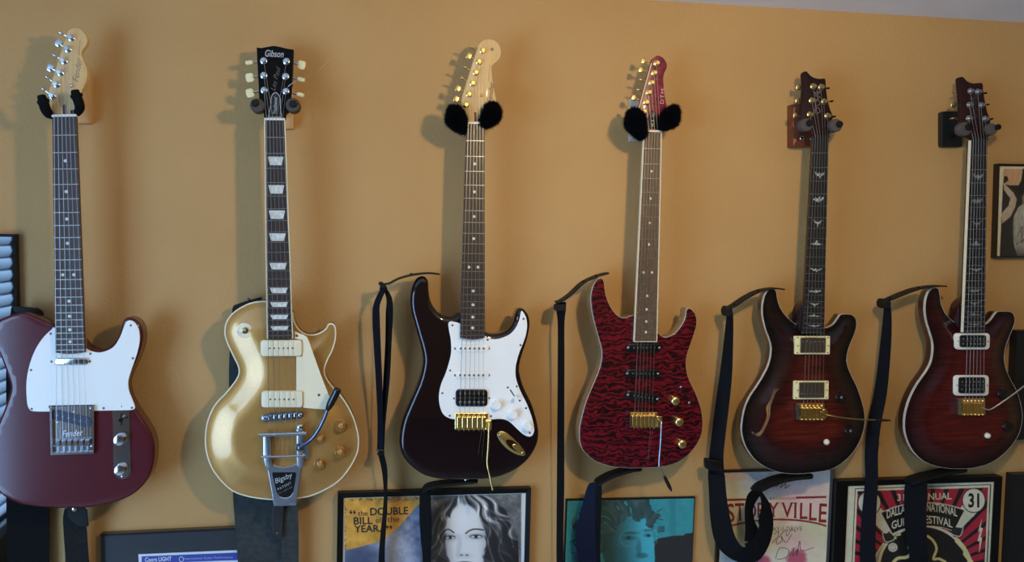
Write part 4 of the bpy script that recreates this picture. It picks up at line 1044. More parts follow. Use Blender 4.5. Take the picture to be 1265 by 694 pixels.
# ================================================================== wall hangers
GH = 'guitar hangers screwed to the wall'
def hanger(label, block, d_block, m_block, pads, arm_from, m_arm=None, rr=1.0):
    """block on the wall, two arms of a yoke; pads: (px,py,d0,d1,r_px)"""
    x0, y0, x1, y1 = block
    H = thing('guitar_hanger', P((x0+x1)/2, y1, 0), label, 'hanger', GH)
    bl = prism('wall_block', rrect(x0, y0, x1, y1, rr, 3), d_block, d_block-.0005, m_block, H, bevel=.002, smooth=True)
    for q in pads:
        px, py, d0 = q[:3]
        a = P(*arm_from, d_block-.002); b = P(px, py, d0+.004)
        mid = np.array([a[0], -(d0-.012), a[2]-.004]); mid2 = np.array([(a[0]+b[0])/2, -(d0-.002), (a[2]+b[2])/2-.006])
        tube('yoke_arm', smooth_open([a, mid, mid2, b, b+np.array([0, -.02, 0])], 5), .0042, m_arm or M_BLACKM, H, 10)
    return H

def round_pad(H, px, py, d0, d1, r_px, cap=(0, 0), m=None):
    s = px_m(px, py, d1); L = d1-d0; r = r_px*s
    me = lathe('pad_'+(m or M_FOAM).name, [(.8, 0), (.96, .04), (1, .1), (1, .85), (.93, .96), (.7, 1.0), (.02, 1.0)], m or M_FOAM, 24)
    inst('foam_pad', me, P(px, py, d1)+np.array([0, L, 0]), (r, L, r), parent=H)
    c = P(px+cap[0], py+cap[1], d1)
    inst('end_cap', lathe('cap_'+M_BLACKM.name, [(1, 0), (1, .7), (.8, 1), (.02, 1.0)], M_BLACKM), c, (r*.5, .007, r*.5), parent=H)

def fleece(H, px, py, d, rx, ry, rd, ang, seed, tail=None):
    """shaggy cover over one arm of a yoke"""
    rng = np.random.RandomState(seed); s = px_m(px, py, d); c = P(px, py, d); ca, sa = math.cos(math.radians(ang)), math.sin(math.radians(ang))
    v, f = sphere_geo((0, 0, 0), 1, 1, 1, 22, 14); v = np.array(v)
    def shape(u):
        k = 1+.07*np.sin(4*u[:, 0]+seed)*np.sin(3*u[:, 2]+2*seed)+.05*np.sin(7*u[:, 2]+3*u[:, 1]+seed)
        q = u*k[:, None]
        x = q[:, 0]*rx*s; z = q[:, 2]*ry*s
        if tail is not None:
            w = np.clip(-q[:, 2], 0, 1)**1.5; x = x*(1-.45*w)+w*tail*s
        return np.stack([c[0]+x*ca-z*sa, c[1]+q[:, 1]*rd, c[2]+x*sa+z*ca], 1)
    base = shape(v*.86)
    n = 11000; u = rng.normal(size=(n, 3)); u /= np.linalg.norm(u, axis=1, keepdims=True)
    p0 = shape(u*.84); jit = rng.normal(size=(n, 3))*.45; dr = u+jit; dr /= np.linalg.norm(dr, axis=1, keepdims=True)
    tip = shape(u*.9)+dr*(.003+.008*rng.rand(n, 1)**2)
    side = np.cross(dr, rng.normal(size=(n, 3))); side /= np.linalg.norm(side, axis=1, keepdims=True); side *= .0007
    V = np.concatenate([base, p0+side, p0-side, tip]); b0 = len(base); F = list(f)+[(b0+i, b0+n+i, b0+2*n+i) for i in range(n)]
    o = obj('fleece_cover', V, F, mat('black_fleece', (12, 14, 19), rough=.95, spec=.1), H)
    o['label'] = 'shaggy black fleece cover'
    return o

hg = hanger('pale wood wall hanger with black foam arms holding the red white-pickguard guitar', (76, 92, 111.5, 152), .022, M_PINE, [(62, 141, .075), (94, 140, .075)], (92, 140))
for path in ([(51, 118, .118), (53.5, 126, .118), (56, 134, .112), (60, 140.5, .100), (66, 143, .085)], [(92.5, 111.5, .118), (94.5, 119, .118), (97.5, 127, .116), (98.5, 134, .106), (95, 140, .088)]):
    tube_px('foam_arm', path, [.0072, .0094, .0094, .0088, .0066], M_FOAMB, hg, 14)
    x, y, d_ = path[1]; sg = 1 if x > 80 else 1
    tube_px('foam_knob', [(x-7, y+1, d_), (x+7, y-2.5, d_)], [.0036, .0046, .0036], M_FOAMB, hg, 10, 2)

hg = hanger('pale wood wall hanger with round grey pads holding the gold guitar', (336, 104, 362.4, 159), .020, M_PINE, [(317.5, 129.7, .055), (361.6, 129.4, .055)], (349, 142))
round_pad(hg, 317.5, 129.7, .075, .112, 9, (-2.2, -2.2)); round_pad(hg, 361.6, 129.4, .075, .112, 9, (.8, -.8))
hg = hanger('wall hanger with shaggy black covers holding the black cherry guitar', (571.5, 126, 596, 168.5), .014, M_NICKEL, [(564.5, 147, .06), (606, 143, .06)], (583, 152))
fleece(hg, 563.6, 148.2, .1, 12.6, 18, .026, 6, 3, tail=8); fleece(hg, 606.8, 143.4, .1, 12.2, 17.5, .026, -12, 5, tail=-9)
hg = hanger('pale metal wall hanger with shaggy black covers holding the red quilted guitar', (778, 122, 806, 174.5), .012, mat('pale_metal', (188, 178, 160), rough=.5), [(786, 152, .06), (826, 147, .06)], (800, 158))
fleece(hg, 785, 153, .1, 13.2, 20, .026, 8, 7, tail=8); fleece(hg, 826.5, 147.4, .1, 11.6, 18, .026, -38, 9, tail=-3)
hg = hanger('reddish wood wall hanger with grey pads holding the f-hole guitar', (980, 128.5, 1006, 181), .030, M_REDWOOD, [(997.5, 154, .075), (1033.6, 154.6, .075)], (1000, 165), rr=.8)
stud('screw', 990.7, 170.8, .030, 3, .003, M_CHROME, hg)
round_pad(hg, 997.3, 154, .088, .110, 7.8, (2, -2)); round_pad(hg, 1033.8, 154.6, .088, .110, 7.8, (2.6, -1))
hg = hanger('black wall hanger plate with grey pads holding the crimson flame-top guitar', (1164, 137.3, 1189, 181.7), .016, mat('black_plate_plastic', (22, 24, 24), rough=.35), [(1193.4, 159, .075), (1226.4, 159.5, .075)], (1178, 168), rr=3)
round_pad(hg, 1193.4, 159, .088, .108, 8.2, (2.6, -2)); round_pad(hg, 1226.4, 159.5, .084, .106, 7, (5.5, -2.4))

# ================================================================== straps
GS = 'straps hanging from the guitars'
def strap(label, px, py):
    return thing('guitar_strap', P(px, py, .03), label, 'strap', GS)

def leather_end(S_, path, d0, d1, m=None, tilt=.0, label=None, thick=.0035):
    """leather tab seen nearly edge-on: its width runs out from the wall"""
    w = smooth_open(np.array([P(x, y, (d0+d1)/2) for x, y in path]), 6)
    t = np.gradient(w, axis=0); t /= np.linalg.norm(t, axis=1, keepdims=True)
    n = np.cross(t, [0, 1., 0]); n /= np.linalg.norm(n, axis=1, keepdims=True)
    hw = (d1-d0)/2; k = np.linspace(0, 1, len(w)); sh = np.where(k > .85, np.sqrt(np.clip(1-((k-.85)/.16)**2, .05, 1)), 1)*np.interp(k, [0, .2, 1], [.72, 1, 1])
    yv = np.array([0, 1., 0])[None]*hw*sh[:, None]+n*tilt
    a, b = w+yv, w-yv; h = n*thick/2; N = len(w)
    V = np.concatenate([a+h, b+h, b-h, a-h]); F = []
    for i in range(N-1):
        for x, y in ((0, 1), (1, 2), (2, 3), (3, 0)): F.append((x*N+i, y*N+i, y*N+i+1, x*N+i+1))
    F.append((0, 3*N, 2*N, N)); F.append((N-1, 2*N-1, 3*N-1, 4*N-1))
    return obj('leather_end', V, F, m or M_LEATHER, S_, smooth=40)

# strap 1 - behind the red guitar
s1 = strap('wide black strap behind the red guitar with the white pickguard', 40, 660)
prism('leather_end', pts('13.7,378 24,378.5 46,380.5 51.5,383.5 53.8,387.5 53.5,392 44,391 24,387 18,385.5'), .042, .004, M_LEATHER, s1, bevel=.0012)
ribbon('webbing', [(14, 380, .036, 45, 383, .036), (12, 400, .03, 48, 400, .03), (8, 450, .028, 50, 450, .028), (8, 520, .022, 54, 520, .022), (8, 620, .02, 60, 620, .02), (9, 700, .02, 61, 700, .02), (10, 790, .025, 62, 790, .025)], M_STRAPB, s1)
ribbon('webbing', [(62, 800, .03, 110, 800, .03), (81, 740, .035, 116, 740, .035), (81, 694, .04, 110, 694, .04), (79, 660, .045, 107.5, 660, .045), (78, 640, .05, 106, 640, .05), (80, 628, .054, 104, 628, .054)], noise_mat('worn_black_webbing', [(0.4, (24, 24, 23)), (0.6, (34, 34, 32))], nscale=300, rough=.85, bump=.3, spec=.2), s1, .003)
ribbon('webbing', [(10, 790, .025, 62, 790, .025), (20, 812, .028, 80, 815, .028), (62, 800, .03, 110, 800, .03)], M_STRAPB, s1)
prism('leather_end', pts('82,626 100,625 107,630 109,650 96,650 84,640'), .062, .004, M_LEATHER, s1, bevel=.001)
# strap 2 - behind the gold guitar
s2 = strap('wide charcoal suede strap hanging behind the gold guitar', 330, 660)
prism('leather_end', pts('286.4,386 287.2,380 288.6,377 300,373 312,369.5 323.4,366.6 323.4,372.5 308,374 296,381 289,388'), .036, .004, M_LEATHER, s2, bevel=.001)
stud('strap_rivet', 306.8, 370, .036, 2.2, .003, M_SCREW, s2)
ribbon('webbing', [(287, 384, .03, 322, 371, .03), (285, 410, .028, 330, 410, .028), (283, 470, .024, 340, 470, .024), (286, 560, .02, 346, 560, .02), (288.5, 620, .02, 348, 620, .02), (294, 694, .02, 349, 694, .02), (298, 770, .022, 352, 770, .022)], M_SUEDE, s2, .004)
ribbon('webbing', [(346, 775, .03, 372, 775, .03), (348, 730, .034, 370, 730, .034), (348, 694, .036, 369, 694, .036), (348, 660, .036, 369, 660, .036), (349, 640, .036, 368.5, 640, .036), (350, 612, .034, 367, 612, .034)], M_SUEDE, s2, .004)
prism('leather_end', pts('338,624 351,624 350,640 348.5,664 343,665 338,661 335.6,648 336,636'), .046, .004, mat('dark_brown_leather', (34, 28, 24), rough=.5), s2, bevel=.001)
stud('strap_rivet', 342.5, 658.5, .046, 1.3, .001, mat('brass_rivet', (150, 120, 60), rough=.4, metal=1), s2)
# strap 3
s3 = strap('thin black strap with a knotted leather end on the black cherry guitar', 475, 640)
leather_end(s3, pts('471.6,351 480.3,350 493,343.8 508.4,339.6 523.5,337.5 534,337.5 543,338.6'), .055, .090, thick=.003)
stud('strap_rivet', 508, 339, .078, 2.0, .003, M_LEATHER, s3)
tube_px('knot', [(470, 350, .07), (474, 353, .085), (476, 358, .075), (471.5, 357, .065), (473, 352, .075)], .0045, M_LEATHER, s3, 10)
ribbon('webbing', [(470, 357, .07, 476, 359, .075), (462.2, 375, .06, 469, 376, .08), (460.6, 392, .05, 468.6, 392, .085), (462.4, 430, .05, 470, 430, .085), (464.6, 469, .045, 471.6, 469, .075), (467, 520, .04, 473, 520, .06), (466, 557, .04, 474, 560, .05)], mat('navy_strap', (16, 17, 28), rough=.8, spec=.15), s3)
ribbon('webbing', [(474, 357, .07, 479, 358, .07), (478, 370, .06, 484, 370, .085), (477, 388, .06, 485, 388, .085), (476.4, 425, .055, 483.2, 425, .08), (474, 469, .05, 481, 469, .075), (471, 520, .045, 476, 520, .06), (467, 556, .04, 474, 559, .05)], M_STRAPB, s3)
prism('buckle', oval(470, 559, 5, 4.5, 18), .056, .012, M_BLACKP, s3, bevel=.002)
ribbon('webbing', [(467, 560, .04, 474, 560, .05), (472, 580, .035, 478, 580, .055), (474.5, 605, .03, 478, 605, .06), (474, 625, .03, 478, 625, .06), (470.5, 660, .032, 476, 660, .055), (468, 694, .032, 475, 694, .05), (466, 760, .035, 480, 760, .045)], M_STRAPB, s3)
leather_end(s3, pts('522,607 527,601.5 536,598.5 555,596 575,593.8 590,592.6'), .036, .075, thick=.005)
ribbon('webbing', [(519.5, 604, .05, 530.5, 601.5, .062), (518.6, 614, .045, 531.6, 612, .06), (518.4, 640, .042, 533, 640, .056), (520, 665, .04, 533, 665, .054), (522.5, 694, .038, 532, 694, .05), (520, 760, .035, 534, 760, .045)], M_STRAPB, s3)
ribbon('webbing', [(466, 760, .035, 480, 760, .045), (480, 810, .038, 500, 800, .045), (505, 812, .04, 500, 800, .045), (520, 760, .035, 534, 760, .045)], M_STRAPB, s3)
# strap 4
s4 = strap('black strap with a blue-lined lower fold on the red quilted guitar', 690, 640)
leather_end(s4, pts('686.5,373 693,371 703.8,363.5 719,349.5 734,342 745,338.4 751.5,337'), .056, .090, thick=.003)
for x, y in ((721, 346.2), (736, 339.4)): stud('strap_rivet', x, y+1.2, .078, 1.8, .003, M_LEATHER, s4)
ribbon('webbing', [(687, 373, .05, 699, 373, .07), (687.5, 383, .045, 698.6, 383, .08), (689.5, 400, .045, 696.8, 400, .085), (689.5, 450, .042, 696.8, 450, .08), (689, 520, .04, 696.6, 520, .075), (688.4, 600, .035, 696.6, 600, .07), (688, 694, .032, 695.8, 694, .06), (690, 780, .032, 704, 780, .05)], M_STRAPB, s4)
prism('strap_slide', rrect(686.4, 376, 699.4, 384, 1.5, 2), .084, .02, M_LEATHER, s4, bevel=.001)
leather_end(s4, pts('736.5,597 741,593.5 752,587.5 766,582.5 780,578.6 792,577.4'), .036, .075, thick=.006)
M_BLUEL = mat('deep_blue_lining', (9, 12, 34), rough=.7, spec=.2)
ribbon('webbing', [(728, 597, .055, 740, 594, .062), (724.5, 604, .05, 738.5, 603, .062), (719, 625, .045, 737.5, 625, .06), (713, 650, .042, 737, 650, .058), (711.5, 675, .04, 738, 675, .055), (715, 694, .038, 740, 694, .052), (718, 760, .035, 742, 760, .045)], M_BLUEL, s4)
ribbon('webbing', [(735, 596, .055, 742.5, 595, .07), (735.6, 610, .06, 743.4, 610, .068), (735.4, 650, .058, 741.6, 650, .068), (738, 694, .054, 741.4, 694, .062), (740, 760, .04, 748, 760, .06)], M_STRAPB, s4)
ribbon('webbing', [(690, 780, .032, 704, 780, .05), (705, 812, .035, 715, 800, .045), (728, 810, .036, 726, 798, .045), (718, 760, .035, 742, 760, .045)], M_STRAPB, s4)
# strap 5
s5 = strap('navy webbing strap with a twisted loop below the f-hole guitar', 905, 690)
leather_end(s5, pts('897,383 901,379.5 906,377 920.3,367.4 936.5,359.4 952.6,356.2 960,356.2 968,357.4'), .056, .088, thick=.003)
for x, y in ((936, 357.6), (908, 375.4)): stud('strap_rivet', x, y+1.2, .078, 1.8, .003, M_LEATHER, s5)
prism('strap_slide', oval(901.5, 385, 4.2, 6.4, 16), .085, .03, M_LEATHER, s5, bevel=.002)
ribbon('webbing', [(898.4, 386, .06, 905, 386, .075), (896.8, 400, .055, 905.6, 400, .08), (893, 435, .05, 905, 435, .08), (889, 465, .045, 904, 465, .075), (884, 500, .04, 900.5, 500, .07), (879.5, 535, .038, 896.5, 535, .06), (876, 565, .036, 893.6, 565, .058), (874.6, 592, .034, 895.6, 592, .056)], M_STRAPN, s5)
prism('strap_slide', rrect(871.6, 566, 892.6, 579.5, 3, 3, dy=3), .062, .012, M_BLACKP, s5, bevel=.003, smooth=True)
ribbon('webbing', [(874.6, 585, .046, 895.6, 588, .062), (876, 615, .044, 897.6, 612, .062), (877.5, 640, .044, 900.6, 632, .064), (883, 668, .046, 908, 662, .066), (896, 685, .05, 919, 676, .07), (916, 695, .055, 930, 668, .075), (936, 693, .06, 938, 664, .08)], M_STRAPN, s5)
ribbon('webbing', [(928, 696, .058, 920, 672, .076), (941, 688, .062, 932, 664, .08), (951.5, 668, .066, 938, 650, .084), (955, 645, .07, 937, 644, .086), (951.6, 625, .072, 940.6, 626, .086), (945, 613, .074, 939.6, 614, .084), (939, 605, .074, 935, 607, .082)], M_STRAPN, s5)
ribbon('webbing', [(941, 672, .058, 920, 668, .07), (937, 655, .06, 921, 655, .074), (931.5, 642, .062, 920.4, 638, .078), (930, 628, .064, 920.6, 625, .08), (935, 617, .066, 923.6, 612, .082), (941, 609, .068, 930, 604.6, .082)], M_STRAPB, s5)
leather_end(s5, pts('931.5,607 938,601.5 948,596.5 962,591.5 978,588.4 990,587.2 1002,586.6'), .034, .078, thick=.007)
# strap 6
s6 = strap('navy webbing strap hanging on the crimson flame-top guitar', 1072, 660)
leather_end(s6, pts('1092,373 1098,369.4 1106,366 1116,361.8 1132.5,356.2 1152.6,353.2 1161,353 1167.6,353.4'), .056, .088, thick=.003)
for x, y in ((1134, 354), (1099, 367)): stud('strap_rivet', x, y+1.2, .078, 1.8, .003, M_LEATHER, s6)
prism('strap_slide', oval(1096.6, 375.5, 4.6, 6.2, 16), .084, .03, M_LEATHER, s6, bevel=.002)
ribbon('webbing', [(1092.4, 377, .06, 1100, 377, .076), (1090.8, 395, .055, 1101.2, 395, .08), (1087.6, 425, .05, 1100.6, 425, .08), (1083.6, 460, .045, 1098, 460, .078), (1079, 490, .042, 1094.8, 490, .075), (1071.4, 525, .04, 1088, 525, .07), (1068.4, 560, .038, 1084.6, 560, .066), (1068.6, 594, .036, 1084.6, 594, .064), (1064.6, 640, .034, 1082.2, 640, .06), (1062.4, 694, .032, 1082, 694, .056), (1066, 780, .032, 1088, 780, .05)], M_STRAPN, s6)
leather_end(s6, pts('1122,596 1128,592 1140,588.4 1156,584.6 1174,581 1192,578.8'), .034, .076, thick=.006)
ribbon('webbing', [(1121, 594, .055, 1140, 591, .07), (1117.6, 602, .05, 1141, 600, .066), (1117, 630, .046, 1140, 630, .062), (1119, 660, .042, 1141, 660, .058), (1124, 694, .04, 1144, 694, .055), (1126, 770, .036, 1146, 770, .046)], M_STRAPN, s6)
ribbon('webbing', [(1136.4, 594, .066, 1145.4, 592, .072), (1137.6, 610, .062, 1145.6, 610, .07), (1138.6, 650, .06, 1144.6, 650, .066), (1142, 694, .058, 1147, 694, .064), (1142, 770, .04, 1150, 770, .056)], M_STRAPB, s6)
ribbon('webbing', [(1066, 780, .032, 1088, 780, .05), (1085, 815, .035, 1100, 800, .045), (1118, 812, .036, 1112, 798, .045), (1126, 770, .036, 1146, 770, .046)], M_STRAPN, s6)

# ================================================================== framed prints
def hash2(ix, iy, seed):
    h = (ix.astype(np.int64)*374761393+iy.astype(np.int64)*668265263+seed*1274126177) & 0x7fffffff
    h = ((h ^ (h >> 13))*1274126177) & 0x7fffffff
    return ((h ^ (h >> 16)) & 0xffff)/65535.0
def vnoise(x, y, seed=0):
    ix, iy = np.floor(x), np.floor(y); fx, fy = x-ix, y-iy; fx = fx*fx*(3-2*fx); fy = fy*fy*(3-2*fy)
    a = hash2(ix, iy, seed); b = hash2(ix+1, iy, seed); c = hash2(ix, iy+1, seed); d = hash2(ix+1, iy+1, seed)
    return (a*(1-fx)+b*fx)*(1-fy)+(c*(1-fx)+d*fx)*fy
def fbm(x, y, seed=0, o=4):
    s = 0; a = .5; t = 0
    for k in range(o): s = s+a*vnoise(x*2**k, y*2**k, seed+k); t += a; a *= .5
    return s/t
def sst(a, b, x):
    t = np.clip((x-a)/(b-a), 0, 1); return t*t*(3-2*t)
def mixc(c, col, m):
    return c*(1-m[:, None])+np.asarray(col, float)*m[:, None]
def ell(X, Y, cx, cy, rx, ry, soft=.15, ang=0):
    a = math.radians(ang); dx, dy = X-cx, Y-cy; u = dx*math.cos(a)+dy*math.sin(a); v = -dx*math.sin(a)+dy*math.cos(a)
    return 1-sst(1-soft, 1+soft, np.sqrt((u/rx)**2+(v/ry)**2))
def stroke(X, Y, p, w, soft=.8):
    q = smooth_open(np.array(p, float), 5); m = np.full(len(X), 1e9)
    for a, b in zip(q[:-1], q[1:]):
        ab = b-a; L = max((ab**2).sum(), 1e-9); t = np.clip(((X-a[0])*ab[0]+(Y-a[1])*ab[1])/L, 0, 1)
        m = np.minimum(m, np.hypot(X-a[0]-t*ab[0], Y-a[1]-t*ab[1]))
    return 1-sst(w/2-soft/2, w/2+soft/2, m)
def polym(X, Y, p):
    return inside(np.stack([X, Y], 1), np.array(p, float)).astype(float)

M_PRINT = bpy.data.materials.new('printed_paper'); M_PRINT.use_nodes = True
_t = NT(M_PRINT); _a = _t.n('ShaderNodeVertexColor'); _a.layer_name = 'ink'; _t.l(_a.outputs['Color'], _t.b.inputs['Base Color']); _t.b.inputs['Roughness'].default_value = .55
M_GLASS = bpy.data.materials.new('picture_glass'); M_GLASS.use_nodes = True
_n = M_GLASS.node_tree; _n.nodes.clear()
_o = _n.nodes.new('ShaderNodeOutputMaterial'); _tr = _n.nodes.new('ShaderNodeBsdfTransparent'); _gl = _n.nodes.new('ShaderNodeBsdfGlossy'); _mx = _n.nodes.new('ShaderNodeMixShader')
_lw = _n.nodes.new('ShaderNodeLayerWeight'); _lw.inputs['Blend'].default_value = .5
_pw = _n.nodes.new('ShaderNodeMath'); _pw.operation = 'POWER'; _pw.inputs[1].default_value = 5.0
_ma = _n.nodes.new('ShaderNodeMath'); _ma.operation = 'MULTIPLY_ADD'; _ma.inputs[1].default_value = .85; _ma.inputs[2].default_value = .045
_n.links.new(_lw.outputs['Facing'], _pw.inputs[0]); _n.links.new(_pw.outputs[0], _ma.inputs[0])
_gl.inputs['Roughness'].default_value = .03
_n.links.new(_ma.outputs[0], _mx.inputs[0]); _n.links.new(_tr.outputs[0], _mx.inputs[1]); _n.links.new(_gl.outputs[0], _mx.inputs[2]); _n.links.new(_mx.outputs[0], _o.inputs[0])

GF = 'framed pictures on the tan wall'
class Frame:
    def __init__(s, name, label, cat, TL, TR, height, border, depth=.02, rail_m=None, paint=None, res=1.0, glass=True, rim=.6, inset=.006, m_print=None):
        """border: (left, top, right, bottom) rail widths in metres; height in metres; hangs on the wall"""
        a, b = P(*TL, depth), P(*TR, depth); s.W = np.linalg.norm(b-a); s.H = height; s.depth = depth
        s.u = (b-a)/s.W; s.v = np.array([s.u[2], 0, -s.u[0]]); s.o = a
        s.root = thing(name, s.pt(s.W/2, height, 0), label, cat, GF)
        l, t, r, bt = border; W, Hh = s.W, height; m = rail_m or M_BLACKF
        outer = [(0, 0), (W, 0), (W, Hh), (0, Hh)]; inner = [(l, t), (W-r, t), (W-r, Hh-bt), (l, Hh-bt)]
        for k in range(4):
            j = (k+1) % 4; q = [outer[k], outer[j], inner[j], inner[k]]
            v = [s.pt(*c, 0.0005) for c in q]+[s.pt(*q[0], depth), s.pt(*q[1], depth), s.pt(*q[2], depth-.003), s.pt(*q[3], depth-.003)]
            obj('frame_rail', v, [(3, 2, 1, 0), (4, 5, 6, 7), (0, 1, 5, 4), (1, 2, 6, 5), (2, 3, 7, 6), (3, 0, 4, 7)], m, s.root)
        s.pd = depth-inset
        bk = [s.pt(x, y, dd) for dd in (0.0008, s.pd-.0008) for x, y in inner]
        obj('backing_board', bk, [(4, 5, 6, 7), (0, 1, 5, 4), (1, 2, 6, 5), (2, 3, 7, 6), (3, 0, 4, 7)], M_BLACKM, s.root)
        s.inner = inner
        if paint is not None:
            x0, y0 = inner[0]; x1, y1 = inner[2]; st = .00175/res
            nx, ny = max(2, int((x1-x0)/st)), max(2, int((y1-y0)/st))
            A = x0+(x1-x0)*np.arange(nx+1)/nx; B = y0+(y1-y0)*np.arange(ny+1)/ny
            AA, BB = np.meshgrid(A, B); AA, BB = AA.ravel(), BB.ravel()
            V = s.o[None]+s.u[None]*AA[:, None]+s.v[None]*BB[:, None]; V[:, 1] = -s.pd
            rel = V-CAM; z = rel@FWD; X = W_PX/2+F_PX*(rel@RIGHT)/z; Y = H_PX/2-F_PX*(rel@UP)/z
            col = np.clip(paint(X, Y), 0, 255)
            i = (np.arange(ny)[:, None]*(nx+1)+np.arange(nx)[None]).ravel()
            F = np.stack([i, i+nx+1, i+nx+2, i+1], 1)
            s.print = obj('print', V, F, m_print or M_PRINT, s.root)
            ca = s.print.data.color_attributes.new('ink', 'FLOAT_COLOR', 'POINT')
            ca.data.foreach_set('color', np.concatenate([lin(col), np.ones((len(col), 1))], 1).ravel())
        if glass:
            gd = depth-.0035
            obj('glass_pane', [s.pt(*c, gd) for c in inner], [(0, 3, 2, 1)], M_GLASS, s.root)
    def pt(s, a, b, d):
        q = s.o+s.u*a+s.v*b; return np.array([q[0], -d, q[2]])

mm = lambda px, x=600, y=640: px*px_m(x, y, .02)

# --- dark glazed picture at the left edge
fm = Frame('framed_picture', 'tall dark glazed picture reflecting window blinds, behind the red guitar', 'picture', (-170, 287), (19, 289), .95, (.006, .006, .006, .006), .018, mat('dark_metal_rail', (40, 42, 46), rough=.3, metal=.6), glass=False)
q = fm.inner; obj('glass_pane', [fm.pt(*c, fm.pd) for c in q], [(0, 3, 2, 1)], mat('dark_glazing', (10, 12, 14), rough=.03, coat=1.0, coat_rough=.02), fm.root)

# --- dark glazed board, lower left
def paint_board(X, Y):
    c = np.zeros((len(X), 3))+[22, 24, 30]
    return c
F2 = Frame('glazed_sign', 'dark glazed board with a blue and white beer card, beside the charcoal suede strap', 'picture', (124, 659.5), (333, 649.6), .30, (.006, .006, .006, .006), .016, mat('dark_rail', (26, 28, 34), rough=.25, coat=.5), paint=paint_board, res=.3)
def sh(F, x, y): return P(x, y, F.pd+.0006)
cardW = mat('card_white', (225, 230, 235), rough=.5); cardB = mat('card_blue', (40, 62, 160), rough=.5)
prism('card_border', pts('171,684.5 296,679.2 297,720 172,724'), F2.pd+.0004, .0003, cardW, F2.root)
prism('card_panel', pts('175,687.2 296,682.2 296,691.6 175,696'), F2.pd+.0008, .0003, cardB, F2.root)
prism('card_panel', pts('175,700 296,695.5 296,718 175,722'), F2.pd+.0008, .0003, cardB, F2.root)
text('card_name', 'Coors LIGHT', 195.5, 690.6, 33, 5.4, F2.pd+.0013, cardW, F2.root, ang=2, bold=.02)
stroke_px('card_ring', [oval(224, 690.6, 2.6, 3, 14)+[oval(224, 690.6, 2.6, 3, 14)[0]]], .7, F2.pd+.0013, cardW, F2.root)
text('card_line', 'International Guitar Performance', 257.5, 688.8, 60, 2.9, F2.pd+.0013, mat('card_pale', (170, 180, 220), rough=.5), F2.root, ang=2)

